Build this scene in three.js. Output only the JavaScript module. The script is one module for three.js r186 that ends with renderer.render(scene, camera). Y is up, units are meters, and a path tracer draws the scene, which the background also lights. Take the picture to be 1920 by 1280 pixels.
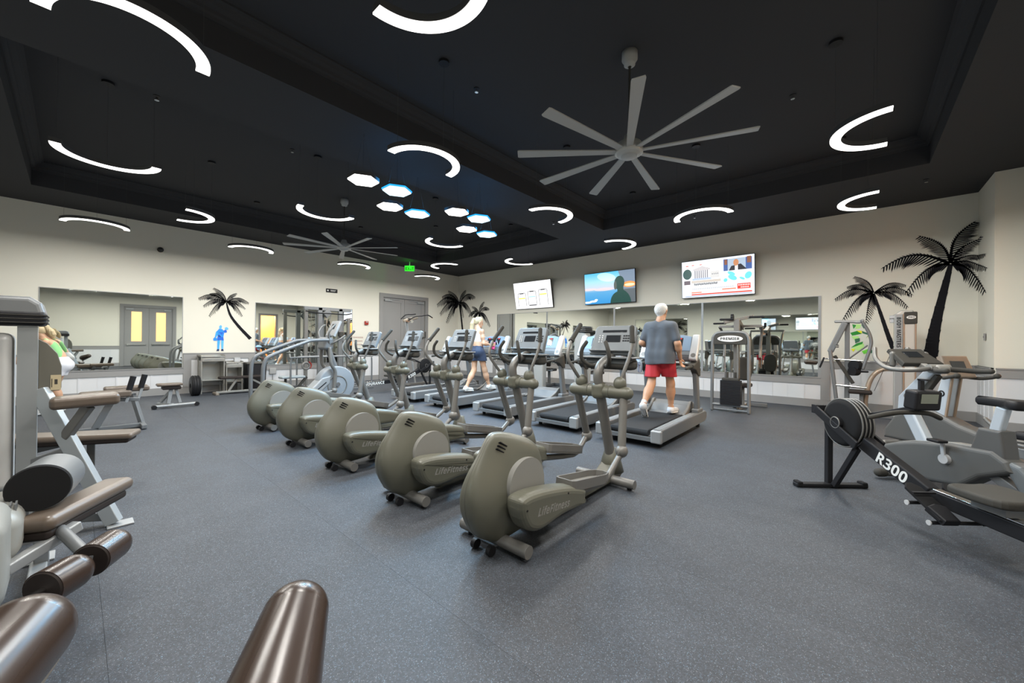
import * as THREE from 'three';
import { mergeGeometries, mergeVertices } from 'three/addons/utils/BufferGeometryUtils.js';
import { RoundedBoxGeometry } from 'three/addons/geometries/RoundedBoxGeometry.js';
import { RectAreaLightUniformsLib } from 'three/addons/lights/RectAreaLightUniformsLib.js';
import { FontLoader } from 'three/addons/loaders/FontLoader.js';
import { TextGeometry } from 'three/addons/geometries/TextGeometry.js';

// ---------- camera, exposure ----------
const scene = new THREE.Scene();
scene.background = new THREE.Color(0x000000);
const camera = new THREE.PerspectiveCamera(82.93, 1.5, 0.05, 80);
camera.rotation.order = 'YXZ';
camera.position.set(0, 1.35, 0);
camera.rotation.set(0.00299, -0.84705, 0.00903);
scene.add(camera);
const renderer = new THREE.WebGLRenderer({ antialias: true });
renderer.toneMapping = THREE.LinearToneMapping;
renderer.toneMappingExposure = 1.0;
renderer.shadowMap.enabled = true;
RectAreaLightUniformsLib.init();
const ARC_LIGHT = 215, HEX_LIGHT = 110;                                // radiance of the lamp faces

// ---------- helpers ----------
let seed = 12345;
const rnd = () => { seed = (seed * 1664525 + 1013904223) >>> 0; return seed / 4294967296; };
const V = (x, y, z) => new THREE.Vector3(x, y, z);
const PI = Math.PI;
const M = (color, roughness = 0.6, metalness = 0, extra = {}) => new THREE.MeshStandardMaterial({ color, roughness, metalness, ...extra });
const PM = (color, roughness, metalness, extra) => new THREE.MeshPhysicalMaterial({ color, roughness, metalness, ...extra });
const taken = {};
function numbered(n) { const k = taken[n] = (taken[n] ?? -1) + 1; return k ? n + '_' + String(k).padStart(3, '0') : n; }
function clean(g) {
  let q = g.index ? g.toNonIndexed() : g;
  for (const k of Object.keys(q.attributes)) if (!['position', 'normal', 'uv'].includes(k)) q.deleteAttribute(k);
  if (!q.attributes.uv) q.setAttribute('uv', new THREE.BufferAttribute(new Float32Array(q.attributes.position.count * 2), 2));
  if (!q.attributes.normal) q.computeVertexNormals();
  return q;
}
function mesh(name, geos, mat, parent) {
  geos = [geos].flat(4);
  const g = geos.length > 1 ? mergeGeometries(geos.map(clean)) : geos[0];
  const m = new THREE.Mesh(g, mat);
  m.name = name; m.castShadow = m.receiveShadow = true;
  if (parent) parent.add(m);
  return m;
}
function thing(name, label, category, pos = [0, 0, 0], turn = 0, group) {
  const o = new THREE.Group(); o.name = numbered(name); scene.add(o);
  o.position.set(...pos); o.rotation.y = turn;
  o.userData = { label, category }; if (group) o.userData.group = group;
  return o;
}
function single(name, geos, mat, label, category, group) {
  const m = mesh(numbered(name), geos, mat, scene);
  m.userData = { label, category }; if (group) m.userData.group = group;
  return m;
}
function struct(name, geos, mat) { const m = mesh(name, geos, mat, scene); m.userData = { kind: 'structure' }; return m; }
function structGroup(name, label) { const o = new THREE.Group(); o.name = name; o.userData = { kind: 'structure' }; if (label) o.userData.label = label; scene.add(o); return o; }
function copyOf(o, pos, turn, label, group) {
  const c = o.clone(); c.name = numbered(o.name.replace(/_\d+$/, '')); scene.add(c);
  c.position.set(...pos); if (turn !== undefined) c.rotation.y = turn;
  c.userData = { ...o.userData }; if (label) c.userData.label = label; if (group) c.userData.group = group;
  return c;
}
const at = (g, x, y, z, rx = 0, ry = 0, rz = 0) => { g.applyMatrix4(new THREE.Matrix4().compose(V(x, y, z), new THREE.Quaternion().setFromEuler(new THREE.Euler(rx, ry, rz)), V(1, 1, 1))); return g; };
const box = (w, h, d, x = 0, y = 0, z = 0, rx = 0, ry = 0, rz = 0) => at(new THREE.BoxGeometry(w, h, d), x, y, z, rx, ry, rz);
const bx = (x0, x1, y0, y1, z0, z1) => box(x1 - x0, y1 - y0, z1 - z0, (x0 + x1) / 2, (y0 + y1) / 2, (z0 + z1) / 2);
const rbox = (w, h, d, r, x = 0, y = 0, z = 0, rx = 0, ry = 0, rz = 0) => at(new RoundedBoxGeometry(w, h, d, 3, Math.min(r, w / 2.01, h / 2.01, d / 2.01)), x, y, z, rx, ry, rz);
function orient(g, a, b) {                                            // geometry along +y centred -> from a to b
  const d = b.clone().sub(a), q = new THREE.Quaternion().setFromUnitVectors(V(0, 1, 0), d.clone().normalize());
  g.applyMatrix4(new THREE.Matrix4().compose(a.clone().add(b).multiplyScalar(0.5), q, V(1, 1, 1))); return g;
}
const cyl = (a, b, r, r2 = r, seg = 18) => { a = V(...a); b = V(...b); return orient(new THREE.CylinderGeometry(r2, r, a.distanceTo(b), seg), a, b); };
const ball = (p, r, sx = 1, sy = 1, sz = 1, ws = 18, hs = 12) => at(new THREE.SphereGeometry(r, ws, hs).scale(sx, sy, sz), ...p);
const cap = (a, b, r, seg = 14) => { a = V(...a); b = V(...b); return orient(new THREE.CapsuleGeometry(r, a.distanceTo(b), 5, seg), a, b); };
function tube(pts, r, seg = 24, rad = 10, tension = 0.5, closed = false) {
  const c = new THREE.CatmullRomCurve3(pts.map(p => V(...p)), closed, 'catmullrom', tension);
  const out = [new THREE.TubeGeometry(c, seg, r, rad, closed)];
  if (!closed) out.push(ball(pts[0], r, 1, 1, 1, rad, 6), ball(pts[pts.length - 1], r, 1, 1, 1, rad, 6));
  return out;
}
function beam(a, b, w, h, r = 0.008) {                                // rectangular section bar from a to b (w across, h in the upright plane)
  a = V(...a); b = V(...b);
  const d = b.clone().sub(a), L = d.length(), x = d.clone().normalize();
  let up = Math.abs(x.y) > 0.97 ? V(1, 0, 0) : V(0, 1, 0);
  const z = x.clone().cross(up).normalize(), y = z.clone().cross(x);
  const m = new THREE.Matrix4().makeBasis(x, y, z).setPosition(a.clone().add(b).multiplyScalar(0.5));
  return new RoundedBoxGeometry(L, h, w, 2, Math.min(r, w / 2.01, h / 2.01)).applyMatrix4(m);
}
function prism(pts, depth, bevel = 0, smooth = false, holes = []) {    // outline in xy, thickness along z, centred
  const s = new THREE.Shape();
  if (smooth) { s.moveTo(...pts[0]); s.splineThru([...pts.slice(1), pts[0]].map(p => new THREE.Vector2(...p))); } else { pts.forEach((p, i) => i ? s.lineTo(...p) : s.moveTo(...p)); s.closePath(); }
  for (const h of holes) { const q = new THREE.Path(); h.forEach((p, i) => i ? q.lineTo(...p) : q.moveTo(...p)); q.closePath(); s.holes.push(q); }
  const g = new THREE.ExtrudeGeometry(s, { depth: Math.max(depth - 2 * bevel, 0.0005), bevelEnabled: bevel > 0, bevelSize: bevel, bevelThickness: bevel, bevelOffset: -bevel, bevelSegments: 4, curveSegments: smooth ? 5 : 8 });
  return g.translate(0, 0, -Math.max(depth - 2 * bevel, 0.0005) / 2);
}
const lathe = (pts, seg = 32) => new THREE.LatheGeometry(pts.map(p => new THREE.Vector2(...p)), seg);
const mirrorZ = g => { const q = clean(g.clone()); const p = q.attributes.position, n = q.attributes.normal, u = q.attributes.uv;
  for (const a of [p, n]) for (let i = 0; i < a.count; i++) a.setZ(i, -a.getZ(i));
  for (const a of [p, n, u]) for (let i = 0; i < a.count; i += 3) for (let k = 0; k < a.itemSize; k++) { const t = a.array[i * a.itemSize + k]; a.array[i * a.itemSize + k] = a.array[(i + 1) * a.itemSize + k]; a.array[(i + 1) * a.itemSize + k] = t; }
  return q; };
const metreUV = (g, plane) => { const p = g.attributes.position, u = g.attributes.uv; for (let i = 0; i < p.count; i++) u.setXY(i, plane[0] === 'x' ? p.getX(i) : p.getZ(i), plane[1] === 'z' ? p.getZ(i) : p.getY(i)); return g; };
const font = await new FontLoader().loadAsync('fonts/droid/droid_sans_bold.typeface.json');
function text(str, size, depth = 0.002) { const g = new TextGeometry(str, { font, size, depth, curveSegments: 3 }); g.computeBoundingBox(); const b = g.boundingBox; g.translate(-(b.min.x + b.max.x) / 2, -(b.min.y + b.max.y) / 2, 0); return g; }
function canvasTex(w, h, draw) { const c = document.createElement('canvas'); c.width = w; c.height = h; draw(c.getContext('2d'), w, h); const t = new THREE.CanvasTexture(c); t.colorSpace = THREE.SRGBColorSpace; return t; }
function dataTex(n, fn, srgb) {
  const d = new Uint8Array(n * n * 4);
  for (let y = 0; y < n; y++) for (let x = 0; x < n; x++) { const c = fn(x, y); d.set([c[0], c[1], c[2], 255], (y * n + x) * 4); }
  const t = new THREE.DataTexture(d, n, n); t.wrapS = t.wrapT = THREE.RepeatWrapping; t.magFilter = THREE.LinearFilter; t.minFilter = THREE.LinearMipmapLinearFilter; t.generateMipmaps = true; if (srgb) t.colorSpace = THREE.SRGBColorSpace; t.needsUpdate = true; return t;
}
function tileNoise(n, cells) {                                        // smooth noise that repeats
  const g = Array.from({ length: cells * cells }, rnd), s = t => t * t * (3 - 2 * t);
  return (x, y) => { const u = x / n * cells, v = y / n * cells, i = Math.floor(u), j = Math.floor(v), a = s(u - i), b = s(v - j), q = (p, r) => g[((r % cells) * cells) + (p % cells)];
    return (q(i, j) * (1 - a) + q(i + 1, j) * a) * (1 - b) + (q(i, j + 1) * (1 - a) + q(i + 1, j + 1) * a) * b; };
}

// ---------- materials ----------
const n1 = tileNoise(256, 64), n2 = tileNoise(256, 16), n3 = tileNoise(256, 5);
const paintBump = dataTex(256, (x, y) => { const v = 110 + 90 * n1(x, y) + 50 * n2(x, y); return [v, v, v]; });
paintBump.repeat.set(2, 2);
const wallMat = M(new THREE.Color().setRGB(0.735, 0.71, 0.62), 0.85, 0, { bumpMap: paintBump, bumpScale: 0.0007 });
const ceilMat = PM(new THREE.Color().setRGB(0.047, 0.047, 0.05), 0.85, 0, { specularIntensity: 0.4 });
const greyTrim = M(new THREE.Color().setRGB(0.285, 0.279, 0.272), 0.5);
const whitePanel = [0, 1, 2].map(i => M(new THREE.Color().setRGB(0.70 - i * 0.02, 0.70 - i * 0.018, 0.70 - i * 0.012), 0.45));
const doorGrey = M(new THREE.Color().setRGB(0.25, 0.246, 0.242), 0.5);
const speck = (() => {
  const n = 1024, d = new Float32Array(n * n * 3), a = tileNoise(n, 200), b = tileNoise(n, 7);
  for (let i = 0; i < n * n; i++) { const x = i % n, y = (i / n) | 0, v = 0.80 + 0.30 * a(x, y) + 0.10 * b(x, y) + 0.12 * (rnd() - 0.5); d[i * 3] = 58 * v; d[i * 3 + 1] = 61 * v; d[i * 3 + 2] = 67 * v; }
  for (let k = 0; k < 15000; k++) {
    const x = (rnd() * n) | 0, y = (rnd() * n) | 0, L = 1 + (rnd() * 4 | 0), dx = rnd() < 0.5 ? 1 : 0, blue = rnd(), s = 0.55 + 0.45 * rnd();
    for (let i = 0; i < L; i++) { const q = (((y + (dx ? (rnd() < 0.3 ? 1 : 0) : i)) % n) * n + (x + (dx ? i : (rnd() < 0.3 ? 1 : 0))) % n) * 3; const c = blue < 0.6 ? [120, 158, 182] : [170, 174, 178]; for (let j = 0; j < 3; j++) d[q + j] = d[q + j] * (1 - s) + c[j] * s; }
  }
  return dataTex(n, (x, y) => { const q = (y * n + x) * 3; return [Math.min(255, d[q]), Math.min(255, d[q + 1]), Math.min(255, d[q + 2])]; }, true);
})();
speck.repeat.set(0.8, 0.8);
const rubberBump = dataTex(256, (x, y) => { const v = 90 + 120 * n1(x, y) + 40 * rnd(); return [v, v, v]; }); rubberBump.repeat.set(6, 6);
const floorMat = PM(0xffffff, 0.6, 0, { specularIntensity: 0.7, map: speck, bumpMap: rubberBump, bumpScale: 0.0006 });
const mirrorMat = M(new THREE.Color().setRGB(0.80, 0.83, 0.79), 0.015, 1);
const olive = PM(new THREE.Color().setRGB(0.105, 0.104, 0.079), 0.42, 0, { clearcoat: 0.15, clearcoatRoughness: 0.4 });
const oliveDark = M(new THREE.Color().setRGB(0.10, 0.098, 0.08), 0.5);
const discGrey = M(new THREE.Color().setRGB(0.23, 0.226, 0.21), 0.5);
const pewter = M(new THREE.Color().setRGB(0.165, 0.16, 0.15), 0.42, 0.3);
const silver = M(new THREE.Color().setRGB(0.165, 0.172, 0.177), 0.42, 0.3);
const silverLight = M(new THREE.Color().setRGB(0.3, 0.31, 0.315), 0.4, 0.2);
const chrome = M(new THREE.Color().setRGB(0.75, 0.75, 0.75), 0.14, 1);
const black = PM(new THREE.Color().setRGB(0.014, 0.014, 0.016), 0.5, 0, { specularIntensity: 0.4 });
const blackMatte = PM(new THREE.Color().setRGB(0.012, 0.012, 0.013), 0.85, 0, { specularIntensity: 0.4 });
const gripRubber = PM(new THREE.Color().setRGB(0.048, 0.046, 0.041), 0.65, 0, { specularIntensity: 0.4 });
const beltMat = PM(new THREE.Color().setRGB(0.022, 0.023, 0.025), 0.75, 0, { specularIntensity: 0.4, bumpMap: rubberBump, bumpScale: 0.0004 });
const consoleGrey = M(new THREE.Color().setRGB(0.13, 0.145, 0.155), 0.45);
const consoleBlue = M(new THREE.Color().setRGB(0.14, 0.205, 0.285), 0.4);
const whitePlastic = M(new THREE.Color().setRGB(0.45, 0.46, 0.47), 0.38);
const brownVinyl = PM(new THREE.Color().setRGB(0.036, 0.022, 0.016), 0.26, 0, { specularIntensity: 1.0 });
const padTan = M(new THREE.Color().setRGB(0.19, 0.165, 0.135), 0.5);
const padVinyl = PM(new THREE.Color().setRGB(0.115, 0.088, 0.068), 0.34, 0, { specularIntensity: 1.0 });
const padDark = PM(new THREE.Color().setRGB(0.026, 0.02, 0.018), 0.55, 0, { specularIntensity: 0.4 });
const decalBlack = PM(new THREE.Color().setRGB(0.008, 0.008, 0.011), 0.8, 0, { specularIntensity: 0.4 });
const letterWhite = M(new THREE.Color().setRGB(0.72, 0.72, 0.70), 0.5);
const screenGlass = M(new THREE.Color().setRGB(0.02, 0.022, 0.025), 0.12);
const lampMat = new THREE.MeshStandardMaterial({ color: 0xffffff, emissive: new THREE.Color(1.0, 0.97, 0.91), emissiveIntensity: 3.0, roughness: 0.5 });
const lampBlueMat = new THREE.MeshStandardMaterial({ color: 0xffffff, emissive: new THREE.Color(0.60, 0.88, 1.0), emissiveIntensity: 1.5, roughness: 0.5 });
const lampRimMat = new THREE.MeshStandardMaterial({ color: 0x0a2a55, emissive: new THREE.Color(0.02, 0.42, 1.0), emissiveIntensity: 1.3, roughness: 0.5 });
const lampBody = M(new THREE.Color().setRGB(0.06, 0.06, 0.062), 0.5);

// ---------- room shell ----------
const X0 = -2.7, X1 = 10.78, ZA = -12.59, ZC = 2.3, H = 4.14, HT = 4.57, TH = 0.2;
// floor: rubber rolls laid along z, joints between them
{
  const fl = structGroup('floor', 'charcoal rubber gym floor with blue and grey flecks');
  mesh('subfloor', bx(X0 - TH, X1 + TH, -0.2, -0.012, ZA - TH, ZC + TH + 1.6), blackMatte, fl);
  for (let k = -3; k < 10; k++) {
    const a = Math.max(X0 - TH, 0.1 + k * 1.155 + 0.0005), b = Math.min(X1 + TH, 0.1 + (k + 1) * 1.155 - 0.0005);
    if (b - a < 0.02) continue;
    const g = metreUV(bx(a, b, -0.012, 0, ZA - TH, ZC + TH + 1.6), 'xz');
    const u = g.attributes.uv; for (let i = 0; i < u.count; i++) u.setXY(i, u.getX(i) + k * 0.37, u.getY(i) + k * 0.61);
    mesh('rubber_roll', g, floorMat, fl);
  }
}
// ceiling: soffit ring, beam and two raised trays with crown moulding
const T1 = [-0.55, 8.57, -11.2, -5.92], T2 = [-0.55, 8.6, -4.63, 0.86];
{
  const c = structGroup('ceiling', 'black painted ceiling with two raised trays');
  const up = HT + 0.15;
  mesh('soffit', [
    bx(X0 - TH, X1 + TH, H, up, ZA - TH, T1[2]), bx(X0 - TH, X1 + TH, H, up, T1[3], T2[2]), bx(X0 - TH, X1 + TH, H, up, T2[3], ZC + TH + 1.6),
    bx(X0 - TH, T1[0], H, up, T1[2], T1[3]), bx(T1[1], X1 + TH, H, up, T1[2], T1[3]),
    bx(X0 - TH, T2[0], H, up, T2[2], T2[3]), bx(T2[1], X1 + TH, H, up, T2[2], T2[3])], ceilMat, c);
  for (const t of [T1, T2]) {
    mesh('tray_panel', bx(t[0] - 0.05, t[1] + 0.05, HT, HT + 0.1, t[2] - 0.05, t[3] + 0.05), ceilMat, c);
    const prof = [[0, 0], [0.02, 0], [0.03, 0.03], [0.05, 0.045], [0.06, 0.075], [0.10, 0.10], [0.12, 0.13], [0.15, 0.14], [0.15, 0.16], [0, 0.16]];
    const run = (x0, z0, x1, z1) => { const L = Math.hypot(x1 - x0, z1 - z0); const g = prism(prof, L); g.rotateY(0); // profile x = into tray, y = up, z = along
      const ax = V(x1 - x0, 0, z1 - z0).normalize(), inn = V(-ax.z, 0, ax.x);
      g.applyMatrix4(new THREE.Matrix4().makeBasis(inn, V(0, 1, 0), inn.clone().cross(V(0, 1, 0))).setPosition((x0 + x1) / 2, HT - 0.16, (z0 + z1) / 2)); return g; };
    mesh('crown_moulding', [run(t[0], t[2], t[1], t[2]), run(t[1], t[2], t[1], t[3]), run(t[1], t[3], t[0], t[3]), run(t[0], t[3], t[0], t[2])], ceilMat, c);
  }
}
// walls with openings
const DOOR = [7.27, 9.07];                                            // double door opening in the back wall, 2.94 high
const wA = structGroup('wall_back', 'cream painted wall with grey wainscot rail');
const wB = structGroup('wall_right', 'cream painted wall behind the televisions');
const wC = structGroup('wall_front', 'cream painted wall behind the viewer');
const wD = structGroup('wall_left', 'cream painted wall with mirrors');
const wallUV = g => metreUV(g, 'xy');
mesh('door_backing', bx(DOOR[0] - 0.05, DOOR[1] + 0.05, -0.1, 3.0, ZA - TH - 0.05, ZA - TH + 0.02), doorGrey, wA);
mesh('plaster', [bx(X0 - TH, DOOR[0], -0.1, H + 0.1, ZA - TH, ZA), bx(DOOR[1], X1 + TH, -0.1, H + 0.1, ZA - TH, ZA), bx(DOOR[0], DOOR[1], 2.94, H + 0.1, ZA - TH, ZA)].map(wallUV), wallMat, wA);
mesh('plaster', [bx(X1, X1 + TH, -0.1, H + 0.1, ZA, 1.68), bx(9.7, X1 + TH, -0.1, H + 0.1, 1.68, ZC + TH)].map(g => metreUV(g, 'zy')), wallMat, wB);
mesh('plaster', [bx(X0 - TH, 1.62, -0.1, H + 0.1, ZC, ZC + TH), bx(1.62, 3.48, 2.98, H + 0.1, ZC, ZC + TH), bx(1.6, 3.5, -0.1, H, ZC + TH - 0.02, ZC + TH + 0.05), bx(3.48, 7.6, -0.1, H + 0.1, ZC, ZC + TH), bx(8.42, 9.72, -0.1, H + 0.1, ZC, ZC + TH), bx(7.6, 8.42, 2.9, H + 0.1, ZC, ZC + TH)].map(wallUV), wallMat, wC);
mesh('plaster', [bx(X0 - TH, X0, -0.1, H + 0.1, ZA, ZC)].map(g => metreUV(g, 'zy')), wallMat, wD);
// lobby beyond the open doorway in the front wall, lit warm
{
  const warm = M(new THREE.Color().setRGB(0.62, 0.40, 0.20), 0.8), l = structGroup('wall_lobby', 'warm painted lobby beyond the open doorway');
  mesh('lobby_walls', [bx(6.6, 6.7, 0, 3.2, ZC + TH, ZC + TH + 1.5), bx(9.3, 9.4, 0, 3.2, ZC + TH, ZC + TH + 1.5), bx(6.6, 9.4, 0, 3.2, ZC + TH + 1.5, ZC + TH + 1.6), bx(6.6, 9.4, 3.2, 3.3, ZC + TH, ZC + TH + 1.6)], warm, l);
  const lamp = thing('ceiling_light', 'round warm ceiling light in the lobby beyond the doorway', 'light', [8.0, 3.2, ZC + TH + 0.8]);
  mesh('diffuser', cyl([0, -0.05, 0], [0, 0, 0], 0.16, 0.18), new THREE.MeshStandardMaterial({ color: 0xffffff, emissive: new THREE.Color(1, 0.62, 0.25), emissiveIntensity: 3 }), lamp);
  const pl = new THREE.PointLight(new THREE.Color(1, 0.66, 0.30), 40, 0, 2); pl.position.set(0, -0.14, 0); pl.castShadow = true; pl.shadow.radius = 4; lamp.add(pl);
}
// wainscot: rail, boards, battens, baseboard. dir 'x' runs along x on plane z, 'z' along z on plane x; s = side the room lies on
const RAIL_LOW = [0.50, 0.655], RAIL_HIGH = [0.86, 1.015];
let trimNo = 0;
function wainscot(wall, side, dir, plane, s, spans) {
  const slab = (a, b, y0, y1, d0, d1) => dir === 'x' ? bx(a, b, y0, y1, Math.min(plane + s * d0, plane + s * d1), Math.max(plane + s * d0, plane + s * d1)) : bx(Math.min(plane + s * d0, plane + s * d1), Math.max(plane + s * d0, plane + s * d1), y0, y1, a, b);
  const rails = [], base = [];
  for (const [a, b, lv] of spans) {
    const R = lv === 'low' ? RAIL_LOW : RAIL_HIGH;
    rails.push(slab(a, b, R[0], R[1], 0, 0.03)); rails.push(slab(a, b, R[1] - 0.02, R[1], 0, 0.042));
    base.push(slab(a, b, 0, 0.16, 0, 0.022)); base.push(slab(a, b, 0.155, 0.172, 0, 0.014));
    const n = Math.max(1, Math.round((b - a) / 0.3)), w = (b - a) / n;
    for (let i = 0; i < n; i++) mesh('panel', slab(a + i * w + 0.004, a + (i + 1) * w - 0.004, 0.17, R[0], 0, 0.007), whitePanel[(i * 7 + n) % 3], wall);
    for (let i = 1; i < n; i++) mesh('batten', slab(a + i * w - 0.014, a + i * w + 0.014, 0.17, R[0], 0, i % 2 ? 0.012 : 0.018), whitePanel[2], wall);
  }
  for (let i = 0; i + 1 < spans.length; i++) if (spans[i][2] !== spans[i + 1][2] && Math.abs(spans[i][1] - spans[i + 1][0]) < 0.01) { const x = spans[i][1], q = spans[i][2] === 'low' ? [x, x + 0.155] : [x - 0.155, x]; rails.push(slab(q[0], q[1], 0.16, RAIL_HIGH[1], 0, 0.032)); }
  struct('trim_' + (++trimNo), rails, greyTrim);
  struct('baseboard_' + side, base, greyTrim);
}
wainscot(wA, 'back', 'x', ZA, 1, [[X0, -0.52, 'high'], [-0.52, 1.8, 'low'], [1.8, 3.35, 'high'], [3.35, 6.17, 'low'], [6.17, 7.12, 'high'], [9.22, X1, 'high']]);
wainscot(wB, 'right', 'z', X1, -1, [[ZA, -10.34, 'high'], [-10.34, -0.53, 'low'], [-0.53, 1.68, 'high']]);
wainscot(wB, 'corner', 'z', 9.7, -1, [[1.70, ZC, 'high']]);
wainscot(wB, 'return', 'x', 1.68, -1, [[9.7, X1, 'high']]);
wainscot(wC, 'front', 'x', ZC, -1, [[X0, 1.47, 'high'], [3.63, 7.5, 'high'], [8.52, 9.68, 'high']]);
wainscot(wD, 'left', 'z', X0, 1, [[ZA, -10.7, 'high'], [-10.7, -7.4, 'low'], [-7.4, -3.7, 'high'], [-3.7, -1.2, 'low'], [-1.2, ZC, 'high']]);

// mirrors
function mirror(name, label, geoGlass, geoFrame) {
  const o = thing(name, label, 'mirror', [0, 0, 0]);
  mesh('glass', geoGlass, mirrorMat, o); mesh('edge_strip', geoFrame, silverLight, o);
  return o;
}
for (const [a, b, l] of [[-0.49, 1.775, 'wide wall mirror beside the blue figure decal on the back wall'], [3.36, 6.14, 'wide wall mirror behind the cable machine on the back wall']])
  mirror('wall_mirror', l, bx(a, b, 0.66, 2.405, ZA, ZA + 0.008), [bx(a - 0.012, a, 0.655, 2.417, ZA, ZA + 0.012), bx(b, b + 0.012, 0.655, 2.417, ZA, ZA + 0.012), bx(a, b, 2.405, 2.417, ZA, ZA + 0.012)]);
const mb = [-10.32, -7.92, -5.41, -2.94, -0.555];
const mbl = ['wall mirror under the television showing phones', 'wall mirror under the television showing a silhouetted man', 'wall mirror left of the weight stack tower under the news television', 'wall mirror behind the weight stack tower, ending at the palm decals'];
for (let i = 0; i < 4; i++) { const a = mb[i] + 0.025, b = mb[i + 1] - 0.025;
  mirror('wall_mirror', mbl[i], bx(X1 - 0.008, X1, 0.66, 2.42, a, b), [bx(X1 - 0.014, X1, 0.655, 2.432, b, b + 0.05), bx(X1 - 0.014, X1, 2.42, 2.432, a, b)]); }
for (const [a, b, l] of [[-10.66, -7.45, 'wall mirror on the left wall, farther of two'], [-3.66, -1.25, 'wall mirror on the left wall, nearer of two']])
  mirror('wall_mirror', l, bx(X0, X0 + 0.008, 0.66, 2.9, a, b), [bx(X0, X0 + 0.012, 0.655, 2.912, b, b + 0.02), bx(X0, X0 + 0.012, 0.655, 2.912, a - 0.02, a), bx(X0, X0 + 0.012, 2.9, 2.912, a, b)]);

// doors: casing + two leaves with recessed panels
const litGlass = new THREE.MeshStandardMaterial({ color: new THREE.Color(0.45, 0.28, 0.12), emissive: new THREE.Color(1.0, 0.56, 0.19), emissiveIntensity: 0.85, roughness: 0.3 });
function doubleDoor(name, label, x0, x1, top, zf, s, glazed) {          // zf wall face, s = direction into the room
  const d = structGroup(name, label), zb = (a, b) => [Math.min(zf + s * a, zf + s * b), Math.max(zf + s * a, zf + s * b)];
  const B = (xa, xb, ya, yb, a, b) => bx(xa, xb, ya, yb, ...zb(a, b));
  mesh('casing', [B(x0 - 0.14, x0, 0, top + 0.14, -0.02, 0.035), B(x1, x1 + 0.14, 0, top + 0.14, -0.02, 0.035), B(x0, x1, top, top + 0.14, -0.02, 0.035)], doorGrey, d);
  const w = (x1 - x0) / 2;
  for (let k = 0; k < 2; k++) {
    const a = x0 + k * w + 0.004, b = x0 + (k + 1) * w - 0.004, e = -0.07, f = -0.025;
    const wx = glazed ? [a + 0.27, b - 0.27] : [a + 0.14, b - 0.14], rows = glazed ? [[1.25, top - 0.22]] : [[0.25, 1.08], [1.22, top - 0.16]];
    const parts = [B(a, wx[0], 0.01, top - 0.005, e, f), B(wx[1], b, 0.01, top - 0.005, e, f), B(wx[0], wx[1], 0.01, rows[0][0], e, f), B(wx[0], wx[1], rows[rows.length - 1][1], top - 0.005, e, f)];
    if (!glazed) parts.push(B(wx[0], wx[1], rows[0][1], rows[1][0], e, f));
    const leaf = mesh('door_leaf', parts, doorGrey, d);
    for (const r of rows) mesh(glazed ? 'window_pane' : 'recessed_panel', B(wx[0], wx[1], r[0], r[1], -0.06, glazed ? -0.05 : -0.04), glazed ? litGlass : doorGrey, leaf);
    if (glazed) { const pane = new THREE.RectAreaLight(new THREE.Color(1, 0.64, 0.26), 0.9, wx[1] - wx[0], rows[0][1] - rows[0][0]); pane.position.set((wx[0] + wx[1]) / 2, (rows[0][0] + rows[0][1]) / 2, zf + s * -0.045); if (s > 0) pane.rotation.y = PI; d.add(pane); }
    mesh('push_bar', [B(a + 0.1, b - 0.1, 1.05, 1.10, f, 0.03), B(a + 0.1, a + 0.16, 1.03, 1.12, f, 0.035)], chrome, leaf);
    mesh('door_closer', [B(k ? b - 0.35 : a + 0.06, k ? b - 0.06 : a + 0.35, top - 0.13, top - 0.07, f, 0.03), B(k ? a + 0.2 : a + 0.3, k ? b - 0.3 : b - 0.2, top - 0.06, top - 0.045, f, 0.01)], silverLight, leaf);
  }
}
doubleDoor('door_1', 'grey panelled double door with wide casing', DOOR[0], DOOR[1], 2.94, ZA, 1, false);
doubleDoor('door_2', 'grey double door with tall lit windows', 1.62, 3.48, 2.98, ZC, -1, true);
{
  const d = structGroup('door_3', 'grey casing of the open doorway to the lobby');
  mesh('casing', [bx(7.48, 7.6, 0, 3.02, ZC - 0.03, ZC + 0.02), bx(8.42, 8.54, 0, 3.02, ZC - 0.03, ZC + 0.02), bx(7.6, 8.42, 2.9, 3.02, ZC - 0.03, ZC + 0.02)], doorGrey, d);
  mesh('jamb_lining', [bx(7.59, 7.61, 0, 2.9, ZC, ZC + TH), bx(8.41, 8.43, 0, 2.9, ZC, ZC + TH)], doorGrey, d);
}

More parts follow.
